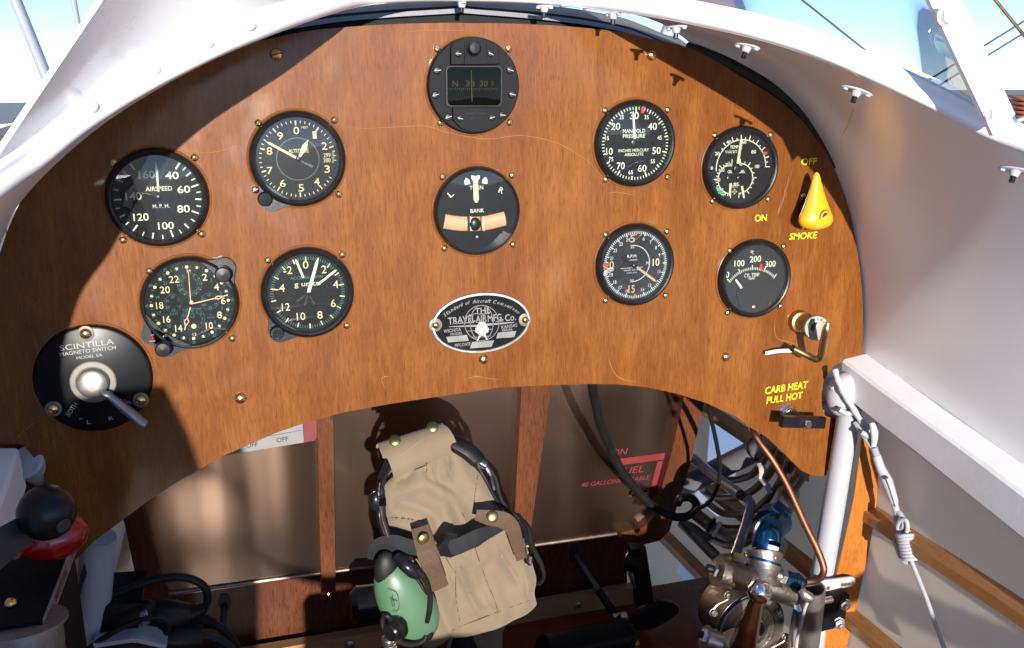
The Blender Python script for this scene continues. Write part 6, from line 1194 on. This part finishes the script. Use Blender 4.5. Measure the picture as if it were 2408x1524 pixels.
plug([(1000, 1295), (1100, 1290), (1200, 1300), (1290, 1290)], [.013, .015, .015, .011], .07); plug([(995, 1445), (1110, 1450), (1240, 1450), (1370, 1445)], [.010, .012, .014, .012], .06); plug([(1150, 1330), (1250, 1345), (1330, 1340)], [.014, .013, .010], .08); plug([(970, 1265), (1000, 1262), (1020, 1280)], [.010, .010, .008], .065)
def relief(a, bb, r0, r1, y, n=9):
    b = MB(); A0, B0 = PY(zI(*a), y), PY(zI(*bb), y)
    for i in range(n): t = i / n; r = r0 + (r1 - r0) * t; b.lathe([(r * .75, 0), (r, .0009), (r, .0022), (r * .75, .0031)], A0 + (B0 - A0) * t, B0 - A0, n=14)
    b.build('strain_relief', 'black_rubber', ib)
relief((1285, 1290), (1385, 1255), .0100, .0050, .07); relief((1320, 1325), (1455, 1360), .0095, .0050, .08)
gl_ = 'black leads from the intercom box'
for lab, pts, y, r in (('black lead looping from the white tube over to the intercom plug', ((565, 1275), (535, 1268), (545, 1235), (640, 1195), (800, 1150), (940, 1095), (1080, 1058), (1190, 1043), (1300, 1058), (1380, 1105), (1408, 1180), (1390, 1245), (1350, 1278)), .07, .0042), ('upper black lead running down right from the ribbed plug sleeve', ((1440, 1355), (1500, 1390), (1550, 1440), (1590, 1490), (1640, 1580)), .08, .0044), ('middle black lead running down right from the long plug', ((1365, 1445), (1430, 1450), (1500, 1480), (1560, 1524), (1600, 1580)), .06, .0048), ('thin black lead looping over the front of the intercom box', ((600, 1530), (680, 1470), (800, 1400), (920, 1345), (1020, 1318), (1090, 1318), (1140, 1345), (1150, 1390), (1120, 1430)), .035, .0028)):
    o = MB().tube([PY(zI(*p), y) for p in pts], r, n=10).build('audio_lead', 'black_rubber'); tag(o, lab, 'cable', gl_)
o = MB().prism([PY(zI(*p), .04) for p in ((600, 840), (635, 820), (610, 960), (560, 1100), (520, 1250), (508, 1200), (545, 1040))], (0, .004, 0)).build('black_strap', 'black_cloth'); tag(o, 'black strap hanging beside the white tube at the lower left', 'strap')

# ------------------------------------------------------------------ pitch the aircraft nose-up, then the world outside
bpy.context.view_layer.update()
for o in list(scene.objects):
    if o.parent is None and o.type in ('MESH', 'EMPTY'): o.matrix_world = PITCH @ o.matrix_world
PM = np.array(PITCH.to_3x3()); CW = PM @ CAM
def far(p, dist):                        # a point seen at p, dist metres away over the ground
    d = PM @ ray(p); return CW + d * (dist / math.hypot(d[0], d[1]))
GZ = -2.5
gr = MB(); gr.add([(-600, -600, GZ), (600, -600, GZ), (600, 1500, GZ), (-600, 1500, GZ)], [(0, 1, 2, 3)]); tag(gr.build('ground', 'concrete', None, smooth=False, loc=(0, 0, GZ)), kind='structure')
# stone building to the left
bl = thing('stone_building', 'stone building with white cornice and dark curved roof, far left beyond the struts', 'building', [*far((20, 340), 26)[:2], GZ])
a = far((-260, 329), 30); c = far((160, 326), 26); d = norm(np.array([c[0] - a[0], c[1] - a[1], 0])); nb = np.array([-d[1], d[0], 0]); nb = nb if nb[1] > 0 else -nb; h = a[2]
MB().prism([(a[0], a[1], GZ), (c[0], c[1], GZ), (c[0], c[1], h), (a[0], a[1], h)], nb * 8).build('wall', 'stone', bl, smooth=False)
MB().prism([np.array([a[0], a[1], h]) - nb * .1, np.array([c[0], c[1], h]) - nb * .1, np.array([c[0], c[1], h + .06]) - nb * .1, np.array([a[0], a[1], h + .06]) - nb * .1], nb * 8.2).build('cornice', 'plastic_white', bl, smooth=False)
MB().prism([np.array([a[0], a[1], h + .06]) + nb * .3, np.array([c[0], c[1], h + .06]) + nb * .3, np.array([c[0], c[1], h + .55]) + nb * .3, np.array([a[0], a[1], h + .1]) + nb * .3], nb * 6).build('gable', 'stucco', bl, smooth=False)
top = [far(p, 25.5) for p in ((-90, 345), (-40, 318), (0, 302), (28, 293), (49, 289), (80, 287), (120, 288))]; bot = [far(p, 25.5) for p in ((120, 300), (80, 303), (56, 306), (28, 315), (0, 323), (-40, 340), (-90, 372))]
MB().prism(top + bot, nb * 6).build('curved_roof', 'navy', bl, smooth=False)
q = far((5, 349), 25.8); MB().box(q, (.06, .06, .10)).lathe([(.10, -.08), (.02, .12)], q, (0, 0, 1), n=10).build('wall_lamp', 'cable_grey', bl)
# red-roofed building to the right
br = thing('red_roofed_building', 'building with red roof tiles at the right edge of the picture', 'building', [*far((2420, 260), 30)[:2], GZ])
q0 = far((2384, 300), 30); q1 = far((2396, 228), 30); u = PM @ np.array([1, -.3, 0]); u = norm(np.array([u[0], u[1], 0]))
MB().prism([np.array([q0[0], q0[1], GZ]), np.array([q0[0], q0[1], GZ]) + u * 9, q0 + u * 9, q0], (0, 7, 0)).build('wall', 'stucco', br, smooth=False)
b = MB()
for i in range(7):
    f0, f1 = i / 7, (i + 1) / 7; A0 = q0 + (q1 - q0) * f0 + u * .02; b.prism([A0 - [0, .2, 0], A0 + u * 9 - [0, .2, 0], A0 + u * 9 + [0, .25, (q1[2] - q0[2]) / 7 + .03], A0 + [0, .25, (q1[2] - q0[2]) / 7 + .03]], (.0, .3, .02))
b.build('roof', 'roof_tile', br, smooth=False)
# tree by the stone building
def tree(p, dist, hgt, r, lab):
    cz_ = far(p, dist)[2]; hgt = (cz_ - GZ) / .68; base = far(p, dist); base[2] = GZ; t = thing('broadleaf_tree', lab, 'tree', base); b = MB(); b.tube([base, base + [0.05, 0, hgt * .35], base + [0, .05, hgt * .7]], [.12, .09, .04], n=10)
    for k in range(7): a = k * .9; s0 = base + [0, 0, hgt * (.35 + .05 * k)]; b.tube([s0, s0 + [math.cos(a) * r * .4, math.sin(a) * r * .4, r * .25], s0 + [math.cos(a) * r * .75, math.sin(a) * r * .75, r * .35]], [.05, .03, .012], n=6)
    b.build('trunk', 'bark', t); b = MB(); cc = base + [0, 0, hgt * .68]
    for i in range(5200):
        d_ = rng.normal(size=3); d_ /= np.linalg.norm(d_); k = .35 + .65 * rng.random() ** .5; lump = 1 + .25 * math.sin(5 * d_[0] + 2) * math.sin(4 * d_[2] + d_[1] * 3)
        o = cc + d_ * np.array([r, r, r * 1.1]) * k * lump; a_ = norm(rng.normal(size=3)); c_ = norm(np.cross(a_, rng.normal(size=3))); s_ = .05 + .05 * rng.random(); b.add([o - a_ * s_, o + c_ * s_ * .5, o + a_ * s_, o - c_ * s_ * .5], [(0, 1, 2, 3)])
    b.build('crown', 'leaf', t, smooth=False)
tree((-24, 376), 22, 2.5, .40, 'small green tree in front of the stone building at the left edge')
